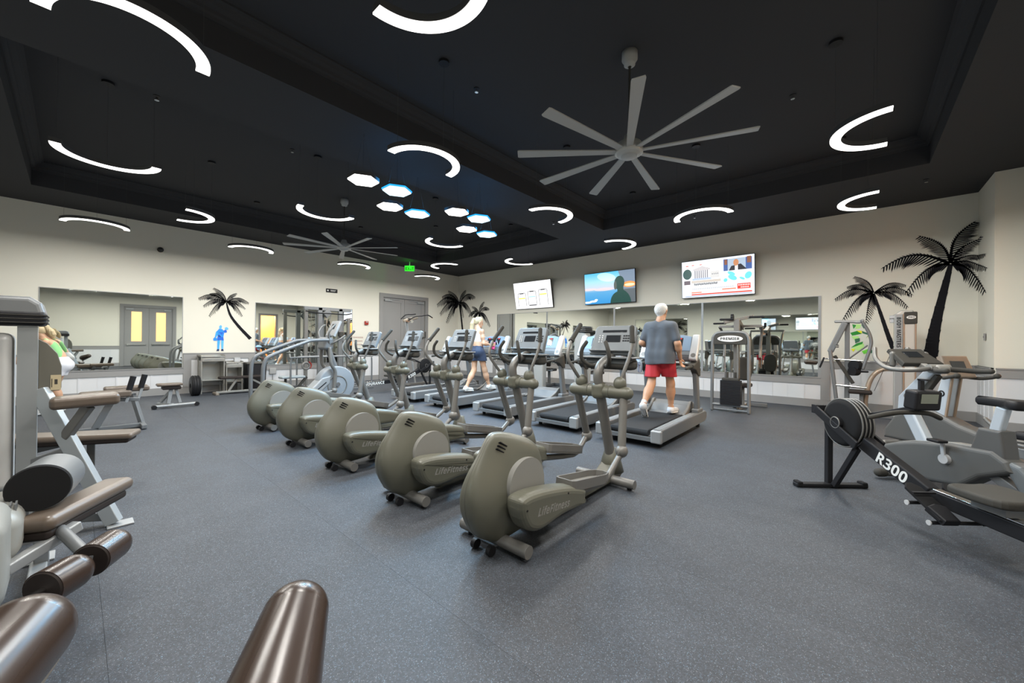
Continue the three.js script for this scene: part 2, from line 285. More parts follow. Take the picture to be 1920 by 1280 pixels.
// ---------- half-ring pendant lamps ----------
const ARC_Y = 3.5, ARC_R = 0.415, ARC_W = 0.088;
function halfRing(r0, r1, h, y, n = 36) {                              // half annulus from 0 to 180 degrees about +y, bulging to +z
  const s = new THREE.Shape(); s.absarc(0, 0, r1, 0, PI, false); s.absarc(0, 0, r0, PI, 0, true); s.closePath();
  const g = new THREE.ExtrudeGeometry(s, { depth: h, bevelEnabled: false, curveSegments: n }); g.rotateX(PI / 2); return g.translate(0, y, 0);
}
const arcBodyGeo = clean(halfRing(ARC_R - ARC_W / 2 - 0.004, ARC_R + ARC_W / 2 + 0.004, 0.05, 0.062));
const arcFaceGeo = clean(halfRing(ARC_R - ARC_W / 2, ARC_R + ARC_W / 2, 0.014, 0.014));
function arcLamp(x, z, turn, ceil) {
  const o = thing('ring_pendant_lamp', 'white glowing half-ring pendant lamp hung on thin wires from the black ceiling', 'lamp', [x, ARC_Y, z], turn, 'half-ring pendant lamps');
  mesh('housing', arcBodyGeo, lampBody, o); mesh('diffuser', arcFaceGeo, lampMat, o);
  mesh('wire', [15, 90, 165].map(a => cyl([ARC_R * Math.cos(a * PI / 180), 0.06, ARC_R * Math.sin(a * PI / 180)], [ARC_R * Math.cos(a * PI / 180), ceil - ARC_Y, ARC_R * Math.sin(a * PI / 180)], 0.0014, 0.0014, 5)), lampBody, o);
  mesh('ceiling_rose', cyl([0, ceil - ARC_Y - 0.03, ARC_R], [0, ceil - ARC_Y, ARC_R], 0.06), black, o);
  for (const a of [30, 90, 150]) {
    const l = new THREE.RectAreaLight(new THREE.Color(1.0, 0.97, 0.91), ARC_LIGHT, 0.41, ARC_W * 0.9);
    l.position.set(ARC_R * 0.97 * Math.cos(a * PI / 180), -0.006, ARC_R * 0.97 * Math.sin(a * PI / 180));
    l.rotation.set(-PI / 2, 0, PI / 2 - a * PI / 180, 'XYZ'); o.add(l);
  }
}
const overTray = (x, z) => [T1, T2].some(t => x > t[0] && x < t[1] && z > t[2] && z < t[3]) ? HT : H;
const AX = [0.25, 2.78, 5.31, 7.84];
for (const x of AX) { arcLamp(x, -10.83, 0, HT); arcLamp(x, -6.60, PI, HT); arcLamp(x, -3.95, 0, HT); arcLamp(x, 0.26, PI, HT); }
arcLamp(1.2, -8.71, PI / 2, HT); arcLamp(7.03, -8.71, -PI / 2, HT); arcLamp(1.28, -1.92, PI / 2, HT); arcLamp(7.04, -1.92, -PI / 2, HT);

// ---------- hexagon lamps under the beam ----------
const hexGeo = (r, h) => { const g = new THREE.CylinderGeometry(r, r, h, 6); return g; };
for (const [x, z, blue] of [[2.55, -4.945, 0], [3.05, -4.93, 1], [3.33, -5.585, 0], [3.83, -5.555, 1], [4.19, -4.955, 0], [4.68, -4.935, 1], [4.95, -5.56, 0], [5.46, -5.525, 1]]) {
  const o = thing('hexagon_lamp', blue ? 'hexagonal pendant lamp glowing blue under the ceiling beam' : 'hexagonal pendant lamp glowing white under the ceiling beam', 'lamp', [x, ARC_Y, z], 0, blue ? 'blue hexagon lamps' : 'white hexagon lamps');
  mesh('housing', hexGeo(0.205, 0.045).translate(0, 0.038, 0), lampBody, o);
  mesh('diffuser', hexGeo(0.198, 0.016).translate(0, 0.008, 0), blue ? lampBlueMat : lampMat, o);
  mesh('wire', [0, 120, 240].map(a => cyl([0.15 * Math.cos(a * PI / 180), 0.06, 0.15 * Math.sin(a * PI / 180)], [0, H - ARC_Y, 0], 0.0014, 0.0014, 5)), lampBody, o);
  if (blue) { mesh('glow_rim', hexGeo(0.212, 0.02).translate(0, 0.026, 0), lampRimMat, o); const u = new THREE.PointLight(new THREE.Color(0.05, 0.42, 1.0), 0.3, 0, 2); u.position.set(0, 0.12, 0); u.castShadow = true; o.add(u); }
  const l = new THREE.RectAreaLight(blue ? new THREE.Color(0.10, 0.55, 1.0) : new THREE.Color(1.0, 0.97, 0.91), blue ? HEX_LIGHT * 1.8 : HEX_LIGHT, 0.3, 0.3);
  l.position.set(0, -0.006, 0); l.rotation.x = -PI / 2; o.add(l);
}

// ---------- ceiling fans ----------
function ceilingFan(x, z, label, off) {
  const o = thing('ceiling_fan', label, 'fan', [x, 3.47, z]);
  const paint = M(new THREE.Color().setRGB(0.42, 0.42, 0.40), 0.5);
  mesh('canopy', lathe([[0, HT - 3.47], [0.085, HT - 3.47], [0.085, HT - 3.55], [0.06, HT - 3.59], [0.06, HT - 3.61], [0.02, HT - 3.63]]), paint, o);
  mesh('downrod', cyl([0, 0.1, 0], [0, HT - 3.6, 0], 0.0125), gripRubber, o);
  mesh('motor', [at(lathe([[0, 0.18], [0.05, 0.18], [0.07, 0.12], [0.13, 0.09], [0.15, 0.04], [0.15, -0.02], [0.12, -0.035], [0.09, -0.04], [0.085, -0.06], [0, -0.065]].map(([a, b]) => [Math.max(a, 0.0001), b])), 0, 0, 0)], paint, o);
  for (let k = 0; k < 9; k++) {
    const g = prism([[0.12, -0.035], [1.21, -0.062], [1.23, -0.055], [1.23, 0.05], [1.21, 0.057], [0.12, 0.035]], 0.014, 0.003);
    g.rotateX(PI / 2); g.rotateX(0.16); g.rotateY(-(off + k * 40) * PI / 180);
    mesh('blade', g, paint, o);
  }
  return o;
}
ceilingFan(4.04, -1.87, 'large nine-blade grey ceiling fan in the nearer ceiling tray', -8);
ceilingFan(4.04, -8.7, 'large nine-blade grey ceiling fan in the farther ceiling tray', 12);

// ---------- televisions ----------
const tvScreens = [
  canvasTex(640, 368, (c, w, h) => {                                  // three phone outlines on white
    c.fillStyle = '#fdfdfd'; c.fillRect(0, 0, w, h);
    [[60, 150, '#ffe600', 215], [240, 130, '#a8dcea', 200], [430, 120, '#ffe600', 178]].forEach(([x, y, col, ly], i) => {
      c.strokeStyle = '#55555c'; c.lineWidth = 6; c.beginPath(); c.moveTo(x, 330); c.lineTo(x, y + 24); c.quadraticCurveTo(x, y, x + 24, y); c.lineTo(x + 116, y); c.quadraticCurveTo(x + 140, y, x + 140, y + 24); c.lineTo(x + 140, 330); c.stroke();
      c.fillStyle = '#2a2a30'; c.fillRect(x + 36, y - 4, 68, 13); c.fillStyle = col; c.fillRect(x + 12, ly, 116, 12); c.fillStyle = '#d9d9d9'; c.fillRect(x + 16, ly + 30, 60, 4);
      if (i === 1) { c.fillStyle = '#33333a'; c.fillRect(x + 8, 318, 124, 12); }
    });
  }),
  canvasTex(640, 368, (c, w, h) => {                                  // man in silhouette before sky and sea
    let g = c.createLinearGradient(0, 0, 0, h); g.addColorStop(0, '#5cc0ea'); g.addColorStop(0.28, '#a4dcf2'); g.addColorStop(0.5, '#c9d2e2'); g.addColorStop(0.62, '#58a6d8'); g.addColorStop(1, '#2f92d4'); c.fillStyle = g; c.fillRect(0, 0, w, h);
    c.fillStyle = 'rgba(255,255,255,0.5)'; c.beginPath(); c.ellipse(290, 60, 120, 50, 0.2, 0, 7); c.fill();
    c.fillStyle = 'rgba(245,215,215,0.75)'; c.beginPath(); c.ellipse(60, 190, 100, 14, 0, 0, 7); c.fill(); c.beginPath(); c.ellipse(260, 200, 130, 18, 0, 0, 7); c.fill();
    c.fillStyle = '#7d8ea2'; c.beginPath(); c.moveTo(440, 0); c.lineTo(640, 0); c.lineTo(640, 368); c.lineTo(520, 368); c.lineTo(480, 120); c.fill();
    c.fillStyle = '#ff9d54'; c.beginPath(); c.ellipse(570, 165, 80, 34, 0, 0, 7); c.fill(); c.fillStyle = '#ffe9bd'; c.beginPath(); c.ellipse(575, 170, 60, 16, 0, 0, 7); c.fill();
    c.fillStyle = '#5d666c'; c.fillRect(500, 215, 140, 153);
    c.fillStyle = '#16453f'; c.beginPath(); c.ellipse(452, 140, 62, 80, 0.1, 0, 7); c.fill(); c.fillRect(425, 190, 75, 70);
    c.beginPath(); c.moveTo(335, 368); c.quadraticCurveTo(340, 270, 420, 240); c.lineTo(500, 225); c.quadraticCurveTo(580, 270, 590, 368); c.fill();
    c.fillStyle = '#4d5a55'; c.beginPath(); c.ellipse(402, 165, 18, 52, 0, 0, 7); c.fill();
    c.fillStyle = '#f6fbff'; for (const [x, y, a] of [[30, 345, 60], [110, 335, 50], [150, 320, 22]]) { c.beginPath(); c.ellipse(x, y, a, 12, 0, 0, 7); c.fill(); }
  }),
  canvasTex(640, 368, (c, w, h) => {                                  // news picture: columned building, speaker, map, ticker bars
    c.fillStyle = '#eef4fb'; c.fillRect(0, 0, w, h); c.fillStyle = '#fbfdff'; c.fillRect(20, 14, 356, 250);
    c.fillStyle = '#d6452f'; c.fillRect(40, 42, 24, 8); c.fillRect(96, 40, 22, 7); c.fillRect(170, 40, 20, 7);
    c.fillStyle = '#c9c3c4'; c.beginPath(); c.moveTo(110, 84); c.lineTo(190, 58); c.lineTo(262, 84); c.fill(); c.fillRect(106, 84, 160, 16);
    for (let i = 0; i < 7; i++) { c.fillStyle = '#6f6a74'; c.fillRect(122 + i * 19, 100, 9, 76); }
    c.fillStyle = '#b3c4e6'; c.fillRect(100, 176, 176, 20); c.fillStyle = '#d8d6d4'; c.fillRect(266, 118, 82, 66); c.fillStyle = '#5a5c66'; for (let i = 0; i < 4; i++) c.fillRect(282 + i * 16, 140, 6, 12);
    c.fillStyle = '#2c4a3c'; c.beginPath(); c.ellipse(52, 130, 42, 52, 0, 0, 7); c.fill(); c.fillStyle = '#6b5a5c'; c.fillRect(20, 196, 60, 40);
    c.fillStyle = '#cfc4b8'; c.fillRect(90, 200, 270, 24); c.fillStyle = '#22242c'; for (let i = 0; i < 24; i++) c.fillRect(116 + i * 9, 226 + (i * 7 % 5), 6, 20);
    c.fillStyle = '#3e5d9c'; c.fillRect(384, 20, 236, 112); c.fillStyle = '#aebfd2'; c.fillRect(420, 20, 150, 112); c.fillStyle = '#8c5a44'; c.fillRect(392, 24, 24, 50); c.fillRect(580, 14, 34, 60);
    c.fillStyle = '#23222c'; c.beginPath(); c.moveTo(430, 132); c.lineTo(450, 90); c.lineTo(530, 76); c.lineTo(580, 132); c.fill(); c.fillStyle = '#f2f2f2'; c.fillRect(480, 84, 26, 48); c.fillStyle = '#c98a62'; c.beginPath(); c.ellipse(490, 60, 22, 32, 0, 0, 7); c.fill();
    c.fillStyle = '#e9f6f8'; c.fillRect(384, 136, 236, 104); c.fillStyle = '#6fdcea'; for (const [x, y, a, b] of [[450, 160, 34, 16], [460, 200, 40, 22], [590, 190, 26, 34], [400, 220, 16, 18], [540, 215, 24, 10]]) { c.beginPath(); c.ellipse(x, y, a, b, 0.5, 0, 7); c.fill(); }
    c.fillStyle = '#e23b28'; c.fillRect(500, 262, 108, 50); c.fillStyle = '#fff'; for (let i = 0; i < 9; i++) c.fillRect(508 + i * 11, 270, 6, 13); for (let i = 0; i < 6; i++) c.fillRect(528 + i * 12, 292, 7, 12);
    c.fillStyle = '#f06a2a'; c.fillRect(90, 316, 96, 9); c.fillRect(370, 300, 118, 9); c.fillStyle = '#dc4630'; c.fillRect(90, 334, 530, 12); c.fillStyle = '#9fb0d8'; c.fillRect(30, 352, 590, 8); c.fillStyle = '#c2c4ca'; for (let i = 0; i < 22; i++) c.fillRect(100 + i * 17, 278, 10, 12);
  })];
[[-8.45, 0.20, 'wall television showing three white phone screens'], [-5.52, 0.085, 'wall television showing a man in silhouette against sky'], [-2.58, 0.075, 'wall television showing a news broadcast']].forEach(([z, tilt, label], i) => {
  const o = thing('television', label, 'television', [X1 - 0.13, 3.035, z], -PI / 2);
  const t = new THREE.Group(); // local: +z faces the room
  const rot = new THREE.Matrix4().makeRotationX(tilt), R = g => g.applyMatrix4(rot);
  mesh('case', R(rbox(1.67, 0.965, 0.05, 0.01, 0, 0, 0)), black, o);
  mesh('screen', R(new THREE.PlaneGeometry(1.645, 0.935).translate(0, 0, 0.0262)), new THREE.MeshStandardMaterial({ color: 0x080808, roughness: 0.25, emissive: 0xffffff, emissiveMap: tvScreens[i], emissiveIntensity: 1.25 }), o);
  mesh('wall_bracket', [box(0.4, 0.3, 0.03, 0, 0, -0.105), box(0.06, 0.2, 0.08, 0, 0, -0.06)], black, o);
  const l = new THREE.RectAreaLight(0xdfeaff, 1.1, 1.6, 0.9); l.position.set(0, -Math.sin(tilt) * 0.04, 0.04); l.rotation.set(PI + tilt, 0, 0); l.rotation.set(tilt, PI, 0); o.add(l);
});

// ---------- wall decals ----------
// unrolled wall coordinates (u, v) -> world; u runs left to right as seen from the room
const onA = (u, v) => [u, v, ZA + 0.004];
const onB = (u, v) => u <= 1.676 ? [X1 - 0.004, v, u] : [X1 - 0.004 - (u - 1.676) * 5, v, 1.676];
const onCorner = (u, v) => u < -0.004 ? [X1 + u, v, ZA + 0.004] : [X1 - 0.004, v, ZA + Math.max(u, 0.004)];
function flat(polys, map) {                                            // convex fans of (u, v) points
  const pos = [];
  for (const p of polys) for (let i = 1; i + 1 < p.length; i++) { let [a, b, c] = [p[0], p[i], p[i + 1]]; if ((b[0] - a[0]) * (c[1] - a[1]) - (b[1] - a[1]) * (c[0] - a[0]) < 0) [b, c] = [c, b]; pos.push(...map(...a), ...map(...b), ...map(...c)); }
  const g = new THREE.BufferGeometry(); g.setAttribute('position', new THREE.Float32BufferAttribute(pos, 3)); g.setAttribute('uv', new THREE.Float32BufferAttribute(new Float32Array(pos.length / 3 * 2), 2)); g.computeVertexNormals(); return g;
}
function frond(cx, cy, dx, dy, dense = 1) {
  const L = Math.hypot(dx, dy), out = [], sag = dy > 0.6 * Math.abs(dx) ? 0.10 : 0.24, sgn = dx < 0 ? -1 : 1;
  const P = t => [cx + dx * t + (dy > 0.6 * Math.abs(dx) ? -sgn * 0.12 * L * Math.sin(PI * t) : 0), cy + dy * t + sag * L * Math.sin(PI * t)];
  const n = Math.round(20 * dense);
  let prev = P(0.02);
  for (let i = 1; i <= n; i++) { const t = i / n, q = P(t), w = 0.024 * L * (1.2 - t); const nx = -(q[1] - prev[1]), ny = q[0] - prev[0], k = w / Math.hypot(nx, ny); out.push([[prev[0] + nx * k, prev[1] + ny * k], [q[0] + nx * k, q[1] + ny * k], [q[0] - nx * k, q[1] - ny * k], [prev[0] - nx * k, prev[1] - ny * k]]); prev = q; }
  for (let i = 0; i < n; i++) {
    const t = 0.05 + 0.95 * i / n, a = P(t), b = P(Math.min(1, t + 0.01)), tx = (b[0] - a[0]), ty = (b[1] - a[1]), m = Math.hypot(tx, ty) || 1, ux = tx / m, uy = ty / m;
    for (const s of [1, -1]) {
      const down = (-ux * s) * 1 < 0 ? 1 : 0.6;                          // underside leaflets hang longer
      const nx = -uy * s, ny = ux * s, low = ny < 0;
      const len = L * (low ? 0.31 : 0.07) * (0.35 + 0.65 * Math.sin(PI * Math.min(1, t * 0.9 + 0.12))) * (0.85 + 0.3 * rnd());
      let vx = ux * 0.75 + nx * (low ? 0.9 : 0.5), vy = uy * 0.75 + ny * (low ? 0.9 : 0.5) - (low ? 0.35 : 0); const k = len / Math.hypot(vx, vy); vx *= k; vy *= k;
      const w = L * 0.0165;
      out.push([[a[0] - ux * w, a[1] - uy * w], [a[0] + ux * w, a[1] + uy * w], [a[0] + vx * 0.68 + ux * w * 0.85, a[1] + vy * 0.68 + uy * w * 0.85], [a[0] + vx, a[1] + vy], [a[0] + vx * 0.68 - ux * w * 0.85, a[1] + vy * 0.68 - uy * w * 0.85]]);
    }
  }
  return out;
}
function palm(label, map, cx, cy, fronds, trunk, w0, w1) {
  const o = thing('palm_tree_decal', label, 'wall decal');
  for (const [dx, dy] of fronds) mesh('frond', flat(frond(cx, cy, dx, dy), map), decalBlack, o);
  const c = new THREE.CatmullRomCurve3(trunk.map(([x, y]) => V(cx + x, cy + y, 0))), pts = c.getPoints(28), polys = [];
  for (let i = 0; i < 28; i++) { const a = pts[i], b = pts[i + 1], f = i / 28, w = w0 + (w1 - w0) * f, w2 = w0 + (w1 - w0) * (i + 1) / 28, notch = i % 3 ? 1 : 1.1; const d = b.clone().sub(a).normalize(); polys.push([[a.x - d.y * w / 2 * notch, a.y + d.x * w / 2 * notch], [a.x + d.y * w / 2 * notch, a.y - d.x * w / 2 * notch], [b.x + d.y * w2 / 2, b.y - d.x * w2 / 2], [b.x - d.y * w2 / 2, b.y + d.x * w2 / 2]]); }
  mesh('trunk', flat(polys, map), decalBlack, o);
}
palm('black palm tree wall decal leaning above the blue figure', onA, 2.68, 2.36, [[-0.28, 0.36], [-0.37, 0.19], [-0.60, 0.05], [-0.50, -0.14], [-0.38, -0.40], [0.23, 0.27], [0.52, 0.02], [0.44, -0.15], [0.37, -0.36]], [[0, 0], [0.03, -0.15], [0.1, -0.36], [0.27, -0.62], [0.56, -0.97]], 0.03, 0.085);
palm('tall black palm tree wall decal in the room corner', onCorner, 0.06, 2.98, [[-1.2, -0.14], [-1.05, -0.5], [-0.72, -0.85], [-0.62, 0.5], [-0.95, 0.2], [0.42, 0.55], [1.0, 0.2], [0.85, -0.55], [0.3, -0.6]], [[0, 0], [0.12, -0.5], [0.24, -1.2], [0.33, -1.95]], 0.07, 0.12);
palm('short black palm tree wall decal beside the room corner', onCorner, 1.27, 2.52, [[-0.62, -0.10], [-0.42, 0.3], [0.3, 0.46], [0.6, 0.14], [0.66, -0.55], [0.18, -0.65], [-0.5, -0.45]], [[0, 0], [0.06, -0.5], [0.1, -1.48]], 0.05, 0.09);
palm('large black palm tree wall decal at the end of the television wall', onB, 1.35, 2.885, [[-0.94, 0.02], [-0.42, 0.60], [0.30, 0.74], [0.38, 0.42], [0.44, 0.04], [0.44, -0.62], [-0.60, -0.52], [0.46, -0.22]], [[0, 0], [-0.06, -0.35], [-0.16, -0.95], [-0.22, -1.4], [-0.26, -1.87]], 0.06, 0.20);
palm('smaller black palm tree wall decal beside the large palm', onB, 0.306, 2.42, [[-0.62, -0.09], [-0.30, 0.38], [-0.42, 0.16], [-0.48, -0.53], [-0.12, -0.62], [0.50, -0.32], [0.47, 0.12], [0.56, -0.08]], [[0, 0], [0.1, -0.4], [0.24, -0.95], [0.38, -1.4]], 0.035, 0.09);
// blue low-poly figure lifting kettlebells
{
  const o = thing('blue_figure_decal', 'blue faceted wall decal of a person lifting kettlebells', 'wall decal'), cols = [0x1f8bef, 0x0b5fd0, 0x5fb6f5, 0x123a86, 0x3da4f2, 0x0a2350].map(c => M(c, 0.5));
  const S = (p) => p.map(([x, y]) => [2.43 + x, 1.06 + y]);
  [['head', [[[0.10, 0.59], [0.15, 0.59], [0.16, 0.66], [0.13, 0.69], [0.095, 0.65]]], 2], ['torso', [[[0.03, 0.50], [0.10, 0.59], [0.17, 0.58], [0.21, 0.50], [0.19, 0.36], [0.07, 0.36]]], 0], ['chest_facet', [[[0.08, 0.50], [0.19, 0.50], [0.16, 0.42]], [[0.08, 0.42], [0.15, 0.39], [0.09, 0.36]]], 1], ['waist_facet', [[[0.07, 0.38], [0.15, 0.36], [0.09, 0.44]]], 3],
    ['arm', [[[0.03, 0.51], [0.07, 0.48], [0.04, 0.36], [0.0, 0.34]]], 4], ['arm', [[[0.18, 0.54], [0.22, 0.48], [0.27, 0.50], [0.25, 0.57]]], 1], ['kettlebell', [[[-0.02, 0.27], [0.05, 0.27], [0.06, 0.33], [0.0, 0.36], [-0.03, 0.32]]], 0], ['kettlebell', [[[0.22, 0.57], [0.29, 0.56], [0.30, 0.61], [0.26, 0.64], [0.22, 0.62]]], 2],
    ['shorts', [[[0.06, 0.37], [0.19, 0.37], [0.20, 0.27], [0.13, 0.29], [0.06, 0.27]]], 1], ['leg', [[[0.06, 0.28], [0.12, 0.28], [0.10, 0.04], [0.06, 0.04]]], 4], ['leg', [[[0.14, 0.28], [0.20, 0.28], [0.19, 0.04], [0.15, 0.04]]], 2], ['shoe', [[[0.04, 0.0], [0.10, 0.0], [0.10, 0.05], [0.06, 0.05]]], 5], ['shoe', [[[0.14, 0.0], [0.20, 0.0], [0.19, 0.05], [0.15, 0.05]]], 5]].forEach(([n, p, c], i) => mesh(n, flat(p.map(S), (u, v) => [u, v, ZA + 0.004 + 0.0006 * i]), cols[c], o));
}
// green faceted decal
{
  const o = thing('green_figure_decal', 'green faceted wall decal behind the silver pulldown frame', 'wall decal'), cols = [0x0f8a1e, 0x6ccf3a, 0xe4e400, 0x2f6b4a, 0xb9ea8a, 0x86a81f].map(c => M(c, 0.5));
  [[[[-0.10, 1.80], [-0.03, 1.78], [-0.08, 1.70]], 0], [[[-0.04, 1.80], [0.04, 1.79], [0.02, 1.71], [-0.05, 1.70]], 4], [[[0.04, 1.79], [0.1, 1.77], [0.08, 1.70]], 3], [[[-0.13, 1.62], [-0.02, 1.66], [0.05, 1.60], [-0.10, 1.56]], 0], [[[-0.04, 1.67], [0.05, 1.66], [0.05, 1.60]], 2], [[[0.05, 1.66], [0.16, 1.60], [0.15, 1.57], [0.06, 1.61]], 3], [[[0.16, 1.60], [0.17, 1.58], [0.11, 1.50]], 5], [[[-0.12, 1.55], [0.0, 1.55], [0.02, 1.48], [-0.06, 1.46]], 4], [[[-0.06, 1.49], [0.02, 1.51], [0.02, 1.44], [-0.05, 1.40]], 3], [[[-0.12, 1.31], [-0.03, 1.40], [0.07, 1.44], [0.06, 1.38]], 0], [[[-0.10, 1.31], [0.08, 1.40], [0.09, 1.30], [0.0, 1.24]], 4], [[[-0.12, 1.29], [-0.05, 1.28], [-0.08, 1.22]], 2], [[[0.05, 1.24], [0.15, 1.29], [0.17, 1.22], [0.08, 1.18]], 1], [[[0.15, 1.26], [0.24, 1.27], [0.24, 1.21], [0.17, 1.20]], 3]].forEach(([p, c], i) => mesh('facet', flat([p.map(([x, y]) => [x + 0.08, y])], (u, v) => [X1 - 0.004 - 0.0004 * i, v, u]), cols[c], o));
}

// ---------- small wall things ----------
{
  const e = thing('exit_sign', 'green glowing exit sign hung near the ceiling by the grey door', 'sign', [7.72, 3.9, -11.62], -0.82);
  mesh('housing', rbox(0.36, 0.21, 0.05, 0.01), whitePlastic, e);
  mesh('face', new THREE.PlaneGeometry(0.33, 0.18).translate(0, 0, 0.0256), new THREE.MeshStandardMaterial({ color: 0x041a06, roughness: 0.4, emissive: 0xffffff, emissiveIntensity: 1.3, emissiveMap: canvasTex(256, 140, (c, w, h) => { c.fillStyle = '#35ef2c'; c.fillRect(0, 0, w, h); c.fillStyle = '#0c4d10'; c.font = 'bold 110px sans-serif'; c.textAlign = 'center'; c.fillText('EXIT', w / 2, 110); }) }), e);
  mesh('stem', cyl([0, 0.1, 0], [0, H - 3.9, 0], 0.015), whitePlastic, e);
  const l = new THREE.PointLight(0x2cff36, 0.16, 0, 2); l.position.set(0, 0.05, 0.12); l.castShadow = true; e.add(l);
  const s = thing('door_sign', 'small black sign high on the back wall left of the door', 'sign', [5.46, 2.965, ZA + 0.012]);
  mesh('plate', rbox(0.36, 0.12, 0.02, 0.01), black, s); mesh('emblem', [cyl([-0.13, 0, 0.009], [-0.13, 0, 0.013], 0.025), box(0.17, 0.012, 0.003, 0.04, 0.012, 0.011), box(0.14, 0.01, 0.003, 0.03, -0.015, 0.011)], letterWhite, s);
  const f = thing('fire_alarm', 'small red fire alarm on the back wall left of the grey door', 'alarm', [6.64, 1.98, ZA + 0.03]);
  mesh('body', rbox(0.13, 0.13, 0.06, 0.012), M(0x9c2a1c, 0.4), f); mesh('strobe', rbox(0.06, 0.03, 0.02, 0.006, 0, 0.03, 0.035), whitePlastic, f);
  const n = thing('wall_lettering', 'three faint red lines of lettering on the back wall', 'lettering', [6.36, 1.36, ZA + 0.004]);
  const faint = M(new THREE.Color().setRGB(0.5, 0.36, 0.31), 0.7);
  [[0.12, 0.36, 9], [0, 0.32, 8], [-0.12, 0.26, 6]].forEach(([y, w, k]) => mesh('letter_row', Array.from({ length: k }, (_, i) => box(w / k * 0.62, 0.05, 0.002, -w / 2 + (i + 0.5) * w / k, y, 0)), faint, n));
  const d = thing('dome_camera', 'small black dome camera on the upper back wall', 'camera', [1.353, 3.52, ZA]);
  mesh('mount', cyl([0, 0, 0], [0, 0, 0.04], 0.06), black, d); mesh('dome', ball([0, 0, 0.05], 0.05), screenGlass, d);
  const b = thing('outlet_cover', 'grey outlet box on the wainscot below the mirror behind the cable machine', 'outlet', [3.79, 0.47, ZA + 0.035]);
  mesh('box', rbox(0.17, 0.17, 0.05, 0.01), M(new THREE.Color().setRGB(0.4, 0.4, 0.39), 0.5), b); mesh('conduit', cyl([0, -0.45, 0], [0, -0.08, 0], 0.008), greyTrim, b);
  const sw = thing('light_switch', 'small grey switch plate on the corner return wall', 'switch', [10.2, 1.52, 1.665]);
  mesh('plate', rbox(0.08, 0.12, 0.012, 0.004), greyTrim, sw); mesh('toggle', box(0.02, 0.03, 0.02, 0, 0, -0.008), doorGrey, sw);
  for (const [x, z, y] of [[1.15, -3.1, HT], [3.35, -3.6, HT], [0.6, -6.0, H], [6.1, -0.6, HT], [9.4, 0.9, H], [2.4, -7.1, HT], [7.3, -5.2, H], [9.4, -5.0, H], [8.9, -2.6, H]]) {
    const q = thing('sprinkler', 'small metal sprinkler head on the black ceiling', 'sprinkler', [x, y, z], 0, 'ceiling sprinklers');
    mesh('stem', cyl([0, -0.045, 0], [0, 0, 0], 0.012), chrome, q); mesh('deflector', cyl([0, -0.05, 0], [0, -0.046, 0], 0.022), chrome, q); mesh('escutcheon', cyl([0, -0.008, 0], [0, 0, 0], 0.035), black, q);
  }
}

